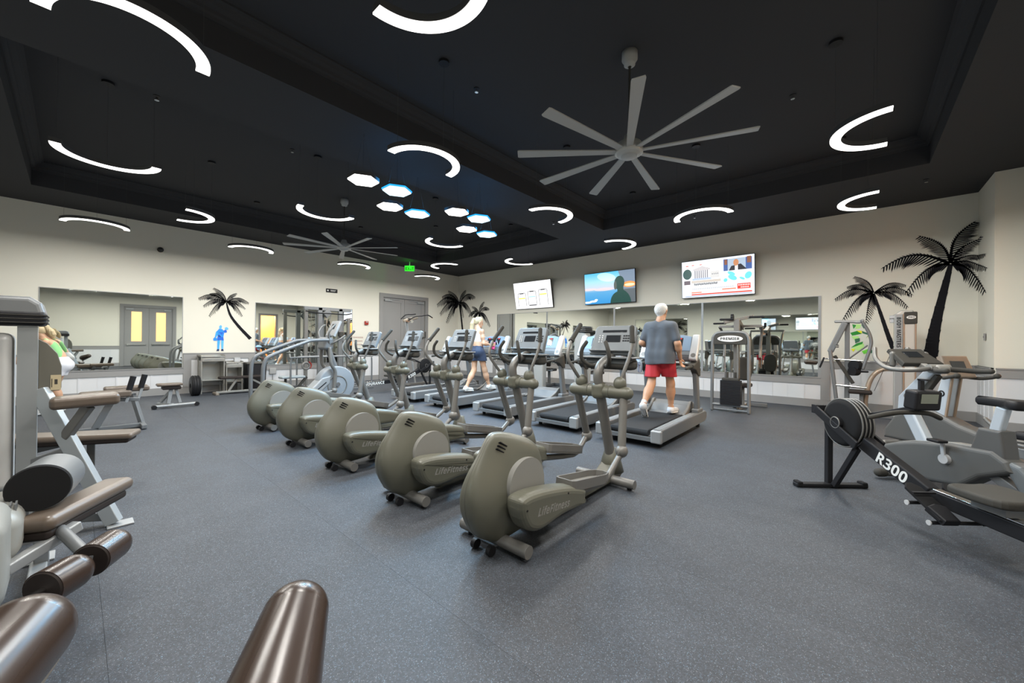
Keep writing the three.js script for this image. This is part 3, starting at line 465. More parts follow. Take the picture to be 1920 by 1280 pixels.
// ---------- elliptical trainers (local: +x forward, +z the trainer's right) ----------
const slant = (g, k) => { const p = g.attributes.position; for (let i = 0; i < p.count; i++) p.setX(i, p.getX(i) + k * p.getY(i)); return g; };
function elliptical() {
  const o = thing('elliptical_trainer', 'grey-green elliptical trainer with pale flywheel disc, in the row of five', 'elliptical', [0, 0, 0], 0, 'row of elliptical trainers');
  const outline = [[-0.05, 0.055], [-0.17, 0.13], [-0.245, 0.26], [-0.262, 0.39], [-0.225, 0.51], [-0.14, 0.63], [-0.055, 0.735], [0.03, 0.748], [0.18, 0.715], [0.31, 0.655], [0.375, 0.57], [0.41, 0.45], [0.435, 0.3], [0.44, 0.16], [0.30, 0.075], [0.1, 0.05]];
  const ss = (a, b, x) => { const t = Math.min(1, Math.max(0, (x - a) / (b - a))); return t * t * (3 - 2 * t); };
  const narrow = (x, y) => 1 - 0.62 * ss(0.32, 0.76, y) * ss(0.34, -0.12, x) - 0.34 * ss(0.05, -0.27, x) - 0.25 * ss(0.30, 0.04, y);
  const taper = g => { const p = g.attributes.position; for (let i = 0; i < p.count; i++) p.setZ(i, p.getZ(i) * Math.max(0.2, narrow(p.getX(i), p.getY(i)))); g.computeVertexNormals(); return g; };
  const smoothSkin = g => { const q = mergeVertices(g, 1e-4); q.computeVertexNormals(); return q; };
  const shell = () => { const pts = [], c = new THREE.SplineCurve([...outline, outline[0]].map(p => new THREE.Vector2(...p))).getPoints(110), cx = 0.09, cy = 0.38, rings = 26, pos = [], idx = [];
    for (let k = 0; k <= rings; k++) { const a = -PI / 2 + PI * k / rings, f = Math.pow(Math.cos(a) + 1e-4, 0.34), z = 0.15 * Math.sign(Math.sin(a)) * Math.pow(Math.abs(Math.sin(a)), 0.6); for (let i = 0; i < 110; i++) { const x = cx + (c[i].x - cx) * f, y = cy + (c[i].y - cy) * f; pos.push(x, y, z * Math.max(0.2, narrow(x, y))); } }
    for (let k = 0; k < rings; k++) for (let i = 0; i < 110; i++) { const a = k * 110 + i, b = k * 110 + (i + 1) % 110, d = a + 110, e = b + 110; idx.push(a, b, d, b, e, d); }
    const g = new THREE.BufferGeometry(); g.setAttribute('position', new THREE.Float32BufferAttribute(pos, 3)); g.setIndex(idx); g.computeVertexNormals(); return g; };
  const house = mesh('rear_housing', clean(shell()), olive, o);
  for (const s of [1, -1]) mesh('vent_slot', [0, 1, 2].map(k => rbox(0.066, 0.008, 0.03, 0.003, -0.022 + k * 0.0135, 0.645 + k * 0.0185, s * (0.15 * narrow(-0.022 + k * 0.0135, 0.645 + k * 0.0185) - 0.012), s * -0.4, 0, -0.62)), blackMatte, house);
  mesh('seam', prism(outline.map(([x, y]) => [0.09 + (x - 0.09) * 1.003, 0.38 + (y - 0.38) * 1.003]), 0.004, 0, true), oliveDark, house);
  for (const s of [1, -1]) {
    const disc = mesh('flywheel_disc', cyl([0.165, 0.395, s * 0.09], [0.165, 0.395, s * 0.153], 0.187, 0.183, 48), discGrey, o);
    mesh('screw', cyl([0.20, 0.37, s * 0.152], [0.20, 0.37, s * 0.156], 0.006), black, disc);
  }
  // pedal arms: right low and back, left high and forward
  const armR = [[-0.06, 0.28], [-0.075, 0.345], [-0.05, 0.405], [0.12, 0.405], [0.43, 0.35], [0.66, 0.275], [0.675, 0.215], [0.66, 0.155], [0.37, 0.165], [0.13, 0.15], [0.0, 0.195]];
  const ar = mesh('pedal_arm_cover', prism(armR, 0.15, 0.045, true).translate(0, 0, 0.235), olive, o);
  mesh('lettering', slant(text('LifeFitness', 0.05, 0.002), 0.3).rotateZ(-0.12).translate(0.26, 0.265, 0.3092), discGrey, ar);
  mesh('screw', [cyl([-0.03, 0.33, 0.30], [-0.03, 0.33, 0.312], 0.007), cyl([0.42, 0.31, 0.30], [0.42, 0.31, 0.312], 0.007)], black, ar);
  mesh('pedal_arm_cover', prism(armR, 0.15, 0.045, true).rotateZ(0.06).translate(0.17, 0.15, -0.235), olive, o);
  const pedal = (x0, y0, x1, y1, z) => {
    const L = Math.hypot(x1 - x0, y1 - y0), a = Math.atan2(y1 - y0, x1 - x0), c = [(x0 + x1) / 2, (y0 + y1) / 2, z];
    const rim = [[-L / 2, -0.07], [-L / 2 + 0.03, -0.085], [L / 2 - 0.12, -0.085], [L / 2 - 0.03, -0.06], [L / 2, 0], [L / 2 - 0.03, 0.06], [L / 2 - 0.12, 0.085], [-L / 2 + 0.03, 0.085], [-L / 2, 0.07]];
    const inner = rim.map(([x, y]) => [x * 0.955, y * 0.86]);
    const P = g => g.rotateX(-PI / 2).rotateZ(a).translate(...c);
    const p = mesh('pedal', [P(prism(rim, 0.02, 0.004)), P(prism(rim, 0.07, 0.003, false, [inner]).translate(0, 0, 0.03))], pewter, o);
    mesh('tread', P(prism(inner, 0.006).translate(0, 0, 0.013)), discGrey, p);
    return p;
  };
  pedal(0.50, 0.30, 1.10, 0.215, 0.215); pedal(0.80, 0.43, 1.40, 0.30, -0.215);
  mesh('pedal_link', tube([[0.62, 0.22, 0.22], [0.95, 0.2, 0.22], [1.1, 0.215, 0.235], [1.32, 0.40, 0.27]], 0.026, 20), pewter, o);
  mesh('pedal_link', tube([[0.82, 0.36, -0.22], [1.2, 0.30, -0.22], [1.4, 0.29, -0.235], [1.64, 0.40, -0.27]], 0.026, 20), pewter, o);
  // frame
  mesh('base_rail', prism([[0.3, 0.03], [0.45, 0.16], [0.9, 0.13], [1.45, 0.12], [1.6, 0.2], [1.72, 0.18], [1.76, 0.06], [1.7, 0.03]], 0.16, 0.03), olive, o);
  for (const x of [0, 1.53]) {
    const st = mesh('stabilizer', cyl([x, 0.062, -0.30], [x, 0.062, 0.30], 0.041), pewter, o);
    for (const z of [-0.24, 0.24]) mesh('levelling_foot', cyl([x + 0.02, 0, z], [x + 0.02, 0.04, z], 0.022), black, st);
  }
  for (const z of [-0.07, 0.07]) mesh('transport_wheel', cyl([-0.1, 0.032, z - 0.016], [-0.1, 0.032, z + 0.016], 0.032), black, o);
  mesh('mast_boot', lathe([[0.0001, 0.22], [0.06, 0.22], [0.09, 0.12], [0.12, 0], [0.0001, 0]]).translate(1.66, 0.1, 0), olive, o);
  mesh('mast', cyl([1.665, 0.18, 0], [1.41, 0.93, 0], 0.049, 0.045, 20), pewter, o);
  mesh('neck', tube([[1.42, 0.9, 0], [1.385, 1.0, 0], [1.385, 1.08, 0], [1.44, 1.15, 0], [1.54, 1.19, 0], [1.64, 1.22, 0]], 0.044, 24, 14), pewter, o);
  const cross = mesh('crosshead', [cap([1.415, 0.905, -0.27], [1.415, 0.905, 0.27], 0.058, 18), rbox(0.15, 0.16, 0.13, 0.05, 1.415, 0.91, 0)], olive, o);
  mesh('collar_ring', [-0.11, 0.11].map(z => at(new THREE.TorusGeometry(0.0585, 0.004, 6, 24), 1.415, 0.905, z)), oliveDark, cross);
  for (const [s, j, up] of [[1, [1.32, 0.42], [[1.42, 0.98], [1.445, 1.09], [1.495, 1.235], [1.53, 1.36], [1.555, 1.5]]], [-1, [1.65, 0.41], [[1.42, 0.98], [1.32, 1.1], [1.26, 1.22], [1.33, 1.37], [1.47, 1.53]]]]) {
    const lv = mesh('lever_arm', cyl([1.415, 0.88, s * 0.24], [j[0], j[1], s * 0.27], 0.036, 0.036), pewter, o);
    mesh('pivot_knuckle', [ball([j[0], j[1] - 0.01, s * 0.27], 0.06, 1, 0.95, 0.9), at(new THREE.TorusGeometry(0.05, 0.014, 8, 20), j[0], j[1] - 0.02, s * 0.27, 0.3)], pewter, lv);
    const b = mesh('pivot_ball', ball([1.42, 0.985, s * 0.2], 0.058, 1, 1.12, 1), olive, o);
    const zs = [0.2, 0.225, 0.255, 0.265, 0.25].map(z => z * s), h = up.map((p, i) => [p[0], p[1], zs[i]]);
    const hd = mesh('handlebar', tube(h, 0.0165, 30), pewter, o);
    const e = h[4], d = h[3]; mesh('grip', [cap([d[0] + (e[0] - d[0]) * 0.15, d[1] + (e[1] - d[1]) * 0.15, d[2] + (e[2] - d[2]) * 0.15], e, 0.023), cyl([d[0], d[1], d[2]], [d[0] + (e[0] - d[0]) * 0.1, d[1] + (e[1] - d[1]) * 0.1, d[2]], 0.027)], gripRubber, hd);
    mesh('pulse_grip', tube([[1.47, 1.17, 0], [1.40, 1.14, s * 0.08], [1.33, 1.20, s * 0.14], [1.315, 1.29, s * 0.135], [1.335, 1.36, s * 0.10]], 0.0185, 24), gripRubber, o);
  }
  // console: local frame tilted back, facing the user at -x
  const C = g => g.rotateZ(-0.40).translate(1.70, 1.375, 0);
  const con = mesh('console', [C(prism([[-0.235, -0.15], [0.235, -0.15], [0.215, 0.14], [0.19, 0.16], [-0.19, 0.16], [-0.215, 0.14]], 0.05, 0.012).rotateY(-PI / 2)), rbox(0.16, 0.09, 0.5, 0.035, 1.63, 1.165, 0)], consoleGrey, o);
  mesh('display', C(rbox(0.006, 0.075, 0.16, 0.003, -0.026, 0.015, 0)), screenGlass, con);
  mesh('message_bar', C(rbox(0.006, 0.025, 0.26, 0.003, -0.026, 0.095, 0)), screenGlass, con);
  mesh('key', [...Array(12).keys()].map(i => C(rbox(0.005, 0.015, 0.02, 0.002, -0.026, 0.045 - (i >> 2) * 0.026, 0.11 + (i % 4) * 0.024))), black, con);
  mesh('key', [...Array(8).keys()].map(i => C(rbox(0.005, 0.015, 0.014, 0.002, -0.026, 0.045 - (i >> 1) * 0.022, -0.15 + (i & 1) * 0.03))), whitePlastic, con);
  mesh('reading_rack', [C(rbox(0.05, 0.012, 0.44, 0.005, -0.045, -0.125, 0)), rbox(0.19, 0.016, 0.56, 0.007, 1.60, 1.215, 0)], silver, con);
  mesh('cup_tray', rbox(0.14, 0.10, 0.52, 0.04, 1.62, 1.15, 0), gripRubber, o);
  return o;
}
{
  const e = elliptical(); const spots = [[1.855, -1.785], [1.885, -2.87], [1.90, -4.11], [1.94, -5.39], [1.955, -6.69]];
  e.position.set(spots[0][0], 0, spots[0][1]);
  const names = ['grey-green elliptical trainer at the end of the row farthest from the climbing trainer', 'grey-green elliptical trainer, fourth from the climbing trainer', 'grey-green elliptical trainer in the middle of the row of five', 'grey-green elliptical trainer, second from the climbing trainer', 'grey-green elliptical trainer standing beside the climbing trainer'];
  e.userData.label = names[0];
  spots.slice(1).forEach(([x, z], i) => copyOf(e, [x, 0, z], 0, names[i + 1]));
}

// ---------- treadmills ----------
function treadmill() {
  const o = thing('treadmill', 'silver treadmill standing free in the row of five', 'treadmill', [0, 0, 0], 0, 'unused treadmills');
  const railSide = [[0, 0.075], [0, 0.225], [0.03, 0.245], [1.0, 0.262], [1.95, 0.262], [2.03, 0.24], [2.05, 0.19], [2.03, 0.13], [1.95, 0.09], [1.0, 0.075]];
  for (const s of [1, -1]) {
    const r = mesh('side_rail', prism(railSide, 0.13, 0.018).translate(0, 0, s * 0.395), silver, o);
    mesh('rail_top', [0, 1, 2, 3].map(k => box(1.45, 0.005, 0.012, 0.75, 0.258, s * (0.365 + k * 0.02), 0, 0, 0.013)), silverLight, r);
    const c = mesh('end_cap', rbox(0.06, 0.165, 0.142, 0.02, 0.012, 0.155, s * 0.395), silverLight, r);
  }
  mesh('running_belt', [rbox(1.9, 0.05, 0.53, 0.02, 1.0, 0.205, 0, 0, 0, 0.012), cyl([0.08, 0.178, -0.265], [0.08, 0.178, 0.265], 0.04)], beltMat, o);
  mesh('deck_frame', [box(1.85, 0.06, 0.66, 1.0, 0.11, 0), box(0.05, 0.05, 0.66, 0.03, 0.11, 0)], silver, o);
  mesh('foot', [[0.2, 0.37], [0.2, -0.37], [1.85, 0.37], [1.85, -0.37]].map(([x, z]) => cyl([x, 0, z], [x, 0.09, z], 0.03)), black, o);
  const hood = mesh('motor_cover', prism([[1.42, 0.235], [1.50, 0.26], [1.62, 0.36], [1.78, 0.40], [1.95, 0.38], [2.06, 0.29], [2.07, 0.13], [1.45, 0.13]], 0.62, 0.035), silver, o);
  mesh('hood_wing', [1, -1].map(s => prism([[1.34, 0.245], [1.55, 0.33], [1.68, 0.42], [1.75, 0.40], [1.70, 0.27], [1.5, 0.24]], 0.045, 0.012, true).translate(0, 0, s * 0.30)), pewter, hood);
  mesh('rear_shroud', box(0.16, 0.2, 0.5, 2.06, 0.24, 0), gripRubber, hood);
  for (const s of [1, -1]) {
    const up = mesh('upright', beam([1.74, 0.2, s * 0.395], [1.58, 1.16, s * 0.40], 0.075, 0.13, 0.03), silver, o);
    mesh('upright_foot', rbox(0.26, 0.07, 0.11, 0.02, 1.73, 0.285, s * 0.395), silver, up);
    const hr = mesh('handrail', tube([[1.62, 0.97, s * 0.40], [1.45, 1.0, s * 0.41], [1.28, 1.0, s * 0.41], [1.12, 0.985, s * 0.41]], 0.024, 16), gripRubber, o);
    mesh('rail_bracket', prism([[1.68, 1.12], [1.36, 1.03], [1.36, 0.97], [1.5, 0.94], [1.62, 0.84], [1.72, 0.84]], 0.10, 0.02).translate(0, 0, s * 0.40), gripRubber, hr);
  }
  mesh('cross_bar', tube([[1.5, 1.02, -0.38], [1.46, 1.03, -0.2], [1.46, 1.03, 0.2], [1.5, 1.02, 0.38]], 0.022, 20), gripRubber, o);
  // console, tilted towards the runner
  const C = g => g.rotateZ(-0.46).translate(1.60, 1.31, 0);
  const con = mesh('console', [C(prism([[-0.36, -0.17], [0.36, -0.17], [0.36, 0.17], [0.2, 0.205], [-0.2, 0.205], [-0.36, 0.17]], 0.06, 0.015).rotateY(-PI / 2)), rbox(0.2, 0.12, 0.72, 0.04, 1.60, 1.13, 0)], consoleGrey, o);
  mesh('face_plate', C(prism([[-0.34, -0.09], [0.34, -0.09], [0.33, 0.16], [0.19, 0.19], [-0.19, 0.19], [-0.33, 0.16]], 0.008, 0.002).rotateY(-PI / 2).translate(-0.031, 0, 0)), consoleBlue, con);
  const pane = mesh('display', [-0.2, 0.2].map(z => C(rbox(0.005, 0.17, 0.12, 0.004, -0.0365, 0.055, z * 0.75))), screenGlass, con);
  mesh('led', [-0.2, 0.2].map(z => C(box(0.004, 0.02, 0.055, -0.0395, 0.125, z * 0.75 + 0.01))), new THREE.MeshStandardMaterial({ color: 0x300000, emissive: 0xff1c10, emissiveIntensity: 1.0 }), pane);
  mesh('key', [...Array(10).keys()].map(i => C(rbox(0.004, 0.02, 0.018, 0.003, -0.0395, 0.06 - (i % 5) * 0.024 * ((i % 5) > 2 ? 0.9 : 1), (i < 5 ? -0.15 : 0.15) + ((i % 5) - 2) * 0.016))), whitePlastic, pane);
  mesh('stop_button', C(cyl([-0.03, -0.125, 0], [-0.045, -0.125, 0], 0.018)), M(0xa01510, 0.4), con);
  for (const s of [1, -1]) {
    const ear = mesh('console_ear', C(prism([[-0.04, -0.24], [0.03, -0.245], [0.055, -0.2], [0.05, 0.16], [0.02, 0.2], [-0.03, 0.2], [-0.05, 0.16], [-0.065, -0.2]], 0.085, 0.025, true).rotateY(-PI / 2).translate(-0.005, 0, s * 0.40)), whitePlastic, o);
    mesh('speaker_grille', C(cyl([-0.05, -0.17, s * 0.40], [-0.045, -0.17, s * 0.40], 0.036)), pewter, ear);
  }
  return o;
}
{
  const t = treadmill(), zs = [-2.28, -3.53, -4.87, -6.35, -7.68];
  t.position.set(4.93, 0, zs[0]); t.userData.label = 'silver treadmill the man in red shorts walks on'; t.userData.group = 'treadmills';
  copyOf(t, [4.95, 0, zs[1]], 0, 'unused silver treadmill next to the one the man walks on'); copyOf(t, [4.95, 0, zs[2]], 0, 'unused silver treadmill in the middle of the row of five');
  copyOf(t, [4.93, 0, zs[3]], 0, 'silver treadmill the blonde woman walks on'); copyOf(t, [4.95, 0, zs[4]], 0, 'unused silver treadmill at the row end next to the rowing machine by the door');
}

// ---------- rowers ----------
function rower() {
  const o = thing('rowing_machine', 'black rowing machine', 'rower', [0, 0, 0], 0, 'rowing machines');
  const leg = mesh('front_leg', [beam([0.02, 0.02, 0], [0.02, 0.72, 0], 0.05, 0.05), beam([-0.05, 0.03, 0], [-0.30, 0.45, 0], 0.04, 0.05)], black, o);
  mesh('foot_bar', rbox(0.07, 0.035, 0.66, 0.01, 0, 0.02, 0), black, leg);
  mesh('foot_cap', [-0.3, 0.3].map(z => rbox(0.08, 0.05, 0.05, 0.012, 0, 0.03, z)), blackMatte, leg);
  const fw = mesh('flywheel_housing', [at(lathe([[0.0001, -0.085], [0.17, -0.085], [0.205, -0.06], [0.215, -0.02], [0.215, 0.03], [0.2, 0.06], [0.16, 0.085], [0.0001, 0.085]], 40), -0.20, 0.655, 0, PI / 2)], blackMatte, o);
  mesh('cage_ring', [-0.05, -0.02, 0.012, 0.045].map(z => at(new THREE.TorusGeometry(0.213, 0.007, 6, 40), -0.20, 0.655, z)), pewter, fw);
  for (const s of [1, -1]) mesh('hub_cap', cyl([-0.20, 0.655, s * 0.085], [-0.20, 0.655, s * 0.115], 0.055), black, fw);
  mesh('hub_ring', [-0.116, 0.116].map(z => at(new THREE.TorusGeometry(0.048, 0.006, 6, 28), -0.20, 0.655, z)), pewter, fw);
  mesh('fork', [-0.11, 0.11].map(z => beam([0.05, 0.74, z], [-0.42, 0.50, z], 0.022, 0.075)), black, o);
  mesh('fork_cap', box(0.06, 0.08, 0.24, 0.05, 0.735, 0), black, o);
  const bm = mesh('main_beam', beam([-0.38, 0.52, 0], [-0.92, 0.285, 0], 0.085, 0.115, 0.012), black, o);
  const ang = Math.atan2(0.235, 0.54);
  for (const s of [1, -1]) { const g = text('R300', 0.088, 0.002); if (s < 0) g.rotateY(PI); g.rotateZ(s > 0 ? ang : ang).translate(-0.66, 0.397, s * 0.0430); mesh('lettering', g, letterWhite, bm); }
  const rail = mesh('seat_rail', [beam([-0.85, 0.285, 0], [-2.25, 0.24, 0], 0.07, 0.095, 0.01)], black, o);
  mesh('rail_track', beam([-0.95, 0.335, 0], [-2.22, 0.293, 0], 0.055, 0.008, 0.002), chrome, rail);
  for (const s of [1, -1]) { const g = text('ENDURANCE', 0.076, 0.002); if (s < 0) g.rotateY(PI); g.rotateZ(0.032).translate(-1.86, 0.252, s * 0.0355); mesh('lettering', g, letterWhite, rail); }
  mesh('rear_leg', [beam([-2.2, 0.22, 0], [-2.24, 0.02, 0], 0.05, 0.05), rbox(0.06, 0.035, 0.45, 0.01, -2.24, 0.02, 0)], black, o);
  for (const s of [1, -1]) {
    const f = mesh('footrest', prism([[-0.16, -0.045], [-0.14, -0.06], [0.13, -0.055], [0.17, -0.02], [0.17, 0.02], [0.13, 0.055], [-0.14, 0.06], [-0.16, 0.045]], 0.02, 0.005).rotateX(-PI / 2).rotateZ(0.5).translate(-1.03, 0.27, s * 0.13), blackMatte, o);
    mesh('heel_cup', [prism([[-0.07, -0.05], [0.05, -0.06], [0.07, 0], [0.05, 0.06], [-0.07, 0.05]], 0.05, 0.01).rotateX(-PI / 2).rotateZ(0.5).translate(-1.11, 0.225, s * 0.13), box(0.02, 0.012, 0.15, -0.99, 0.325, s * 0.13)], black, f);
    for (const [x, y] of [[-0.95, 0.24], [-1.10, 0.165]]) mesh('pivot_washer', cyl([x, y, s * 0.2], [x, y, s * 0.208], 0.017), whitePlastic, f);
  }
  mesh('footrest_axle', [cyl([-0.95, 0.24, -0.2], [-0.95, 0.24, 0.2], 0.012), cyl([-1.10, 0.165, -0.2], [-1.10, 0.165, 0.2], 0.012)], black, o);
  const st = mesh('seat', [prism([[-0.14, -0.15], [0.1, -0.17], [0.16, -0.10], [0.15, 0], [0.16, 0.10], [0.1, 0.17], [-0.14, 0.15], [-0.17, 0]], 0.055, 0.02, true).rotateX(-PI / 2).translate(-1.30, 0.425, 0)], gripRubber, o);
  mesh('seat_carriage', box(0.18, 0.07, 0.11, -1.30, 0.365, 0), silver, st);
  mesh('monitor_arm', [beam([-0.20, 0.69, 0.05], [-0.78, 0.885, 0.05], 0.03, 0.05), beam([-0.25, 0.71, 0.05], [-0.78, 0.89, 0.05], 0.008, 0.008)], black, o);
  const mon = mesh('monitor', rbox(0.10, 0.145, 0.19, 0.018, -0.80, 0.95, 0.05, 0, 0, 0.12), black, o);
  mesh('display', rbox(0.004, 0.07, 0.12, 0.002, -0.853, 0.962, 0.05, 0, 0, 0.12), M(new THREE.Color().setRGB(0.20, 0.22, 0.17), 0.3), mon);
  mesh('monitor_hook', [box(0.02, 0.08, 0.03, -0.79, 1.06, 0.05), box(0.07, 0.012, 0.03, -0.81, 1.1, 0.05)], black, mon);
  mesh('pull_handle', tube([[-0.72, 0.80, -0.26], [-0.76, 0.84, -0.14], [-0.77, 0.85, 0], [-0.76, 0.84, 0.14], [-0.72, 0.80, 0.26]], 0.018, 20), gripRubber, o);
  return o;
}
{
  const r = rower(); r.position.set(4.79, 0, -0.16); r.rotation.y = Math.atan2(0.64, 0.77); r.userData.label = 'black rowing machine on the open floor beside the exercise bikes';
  copyOf(r, [7.03, 0, -9.5], 0.05, 'black rowing machine by the grey double door');
}

// ---------- upright bikes ----------
function bike() {
  const o = thing('exercise_bike', 'grey upright exercise bike', 'exercise bike', [0, 0, 0], 0, 'exercise bikes');
  const body = mesh('shroud', prism([[0.20, 0.10], [0.26, 0.22], [0.20, 0.30], [0.02, 0.375], [-0.15, 0.425], [-0.45, 0.48], [-0.78, 0.50], [-0.88, 0.44], [-0.92, 0.36], [-0.7, 0.25], [-0.55, 0.12], [-0.3, 0.08]], 0.17, 0.035), M(new THREE.Color().setRGB(0.085, 0.086, 0.084), 0.5), o);
  mesh('shroud_trim', prism([[0.05, 0.372], [-0.15, 0.43], [-0.45, 0.487], [-0.72, 0.505], [-0.72, 0.49], [-0.45, 0.47], [-0.15, 0.41]], 0.10, 0.006), discGrey, body);
  mesh('rear_cover', prism([[-0.80, 0.46], [-0.95, 0.42], [-1.15, 0.22], [-1.12, 0.12], [-0.95, 0.2], [-0.86, 0.36]], 0.13, 0.03), consoleGrey, o);
  mesh('frame_tube', beam([-0.72, 0.3, 0], [-1.1, 0.1, 0], 0.07, 0.07), silver, o);
  for (const x of [0, -1.08]) { const s = mesh('stabilizer', cyl([x, 0.06, -0.25], [x, 0.06, 0.25], 0.035), pewter, o); mesh('end_cap', [cap([x, 0.06, -0.27], [x, 0.06, -0.23], 0.042), cap([x, 0.06, 0.23], [x, 0.06, 0.27], 0.042)], gripRubber, s); }
  mesh('front_strut', beam([0, 0.07, 0], [-0.1, 0.2, 0], 0.08, 0.08), pewter, o);
  const blue = M(new THREE.Color().setRGB(0.46, 0.51, 0.56), 0.35, 0.2);
  const mast = mesh('mast', [beam([-0.20, 0.40, 0], [-0.02, 0.73, 0], 0.085, 0.12, 0.03), prism([[-0.06, 0.66], [0.06, 0.69], [0.05, 0.84], [-0.22, 1.14], [-0.32, 1.12], [-0.09, 0.84]], 0.085, 0.02)], blue, o);
  mesh('mast_emblem', [at(new THREE.TorusGeometry(0.026, 0.007, 6, 24), -0.05, 0.85, -0.044), at(new THREE.TorusGeometry(0.026, 0.007, 6, 24), -0.05, 0.85, 0.044)], pewter, mast);
  mesh('cable_strip', beam([-0.10, 0.78, 0], [-0.3, 1.08, 0], 0.05, 0.05), gripRubber, mast);
  const clamp = mesh('bar_clamp', [rbox(0.13, 0.08, 0.13, 0.035, -0.30, 1.135, 0), cyl([-0.30, 1.15, -0.09], [-0.30, 1.15, 0.09], 0.032)], discGrey, o);
  for (const s of [1, -1]) {
    mesh('handlebar', tube([[-0.30, 1.145, s * 0.04], [-0.30, 1.13, s * 0.17], [-0.2, 1.12, s * 0.25], [-0.05, 1.14, s * 0.26], [0.10, 1.22, s * 0.22], [0.17, 1.32, s * 0.17]], 0.021, 36), pewter, o);
    mesh('pulse_grip', tube([[-0.32, 1.14, s * 0.05], [-0.45, 1.13, s * 0.16], [-0.55, 1.135, s * 0.19]], 0.022, 16), gripRubber, o);
    mesh('elbow_post', cap([-0.02, 1.16, s * 0.16], [-0.02, 1.27, s * 0.16], 0.025), pewter, o);
    const ck = mesh('crank', [beam([-0.45, 0.335, s * 0.105], [-0.455 - s * 0.01, 0.335 - s * 0.16, s * 0.115], 0.02, 0.035), cyl([-0.45, 0.335, s * 0.08], [-0.45, 0.335, s * 0.115], 0.045, 0.042)], whitePlastic, o);
    mesh('pedal', rbox(0.11, 0.025, 0.09, 0.01, -0.455, 0.335 - s * 0.165, s * 0.17), black, ck);
  }
  const con = mesh('console', prism([[-0.19, -0.12], [0.19, -0.12], [0.16, 0.12], [-0.16, 0.12]], 0.05, 0.012).rotateY(-PI / 2).rotateZ(-0.95).translate(-0.06, 1.235, 0), gripRubber, o);
  mesh('display', rbox(0.006, 0.09, 0.15, 0.002, -0.0275, 0.02, 0).rotateZ(-0.95).translate(-0.06, 1.235, 0), screenGlass, con);
  mesh('console_stem', beam([-0.24, 1.12, 0], [-0.06, 1.21, 0], 0.06, 0.05), discGrey, con);
  mesh('seat_tower', prism([[-0.60, 0.44], [-0.67, 0.67], [-0.83, 0.67], [-0.86, 0.44]], 0.13, 0.02), M(new THREE.Color().setRGB(0.075, 0.075, 0.074), 0.5), o);
  mesh('seat_post', beam([-0.74, 0.60, 0], [-0.80, 0.86, 0], 0.055, 0.08, 0.015), blue, o);
  const sad = [[0.17, 0.018], [0.05, 0.028], [-0.05, 0.06], [-0.12, 0.115], [-0.18, 0.125], [-0.21, 0.08], [-0.215, 0]];
  mesh('saddle', prism([[0.18, 0], ...sad, ...sad.slice(0, -1).reverse().map(([x, y]) => [x, -y])], 0.075, 0.03, true).rotateX(-PI / 2).translate(-0.79, 0.895, 0), black, o);
  mesh('fore_aft_lever', cap([-0.7, 0.62, 0.07], [-0.56, 0.63, 0.1], 0.01), chrome, o);
  return o;
}
{
  const b = bike(), turn = Math.atan2(0.64, 0.77); b.position.set(5.62, 0, 0.41); b.rotation.y = turn; b.userData.label = 'grey upright exercise bike next to the rowing machine';
}

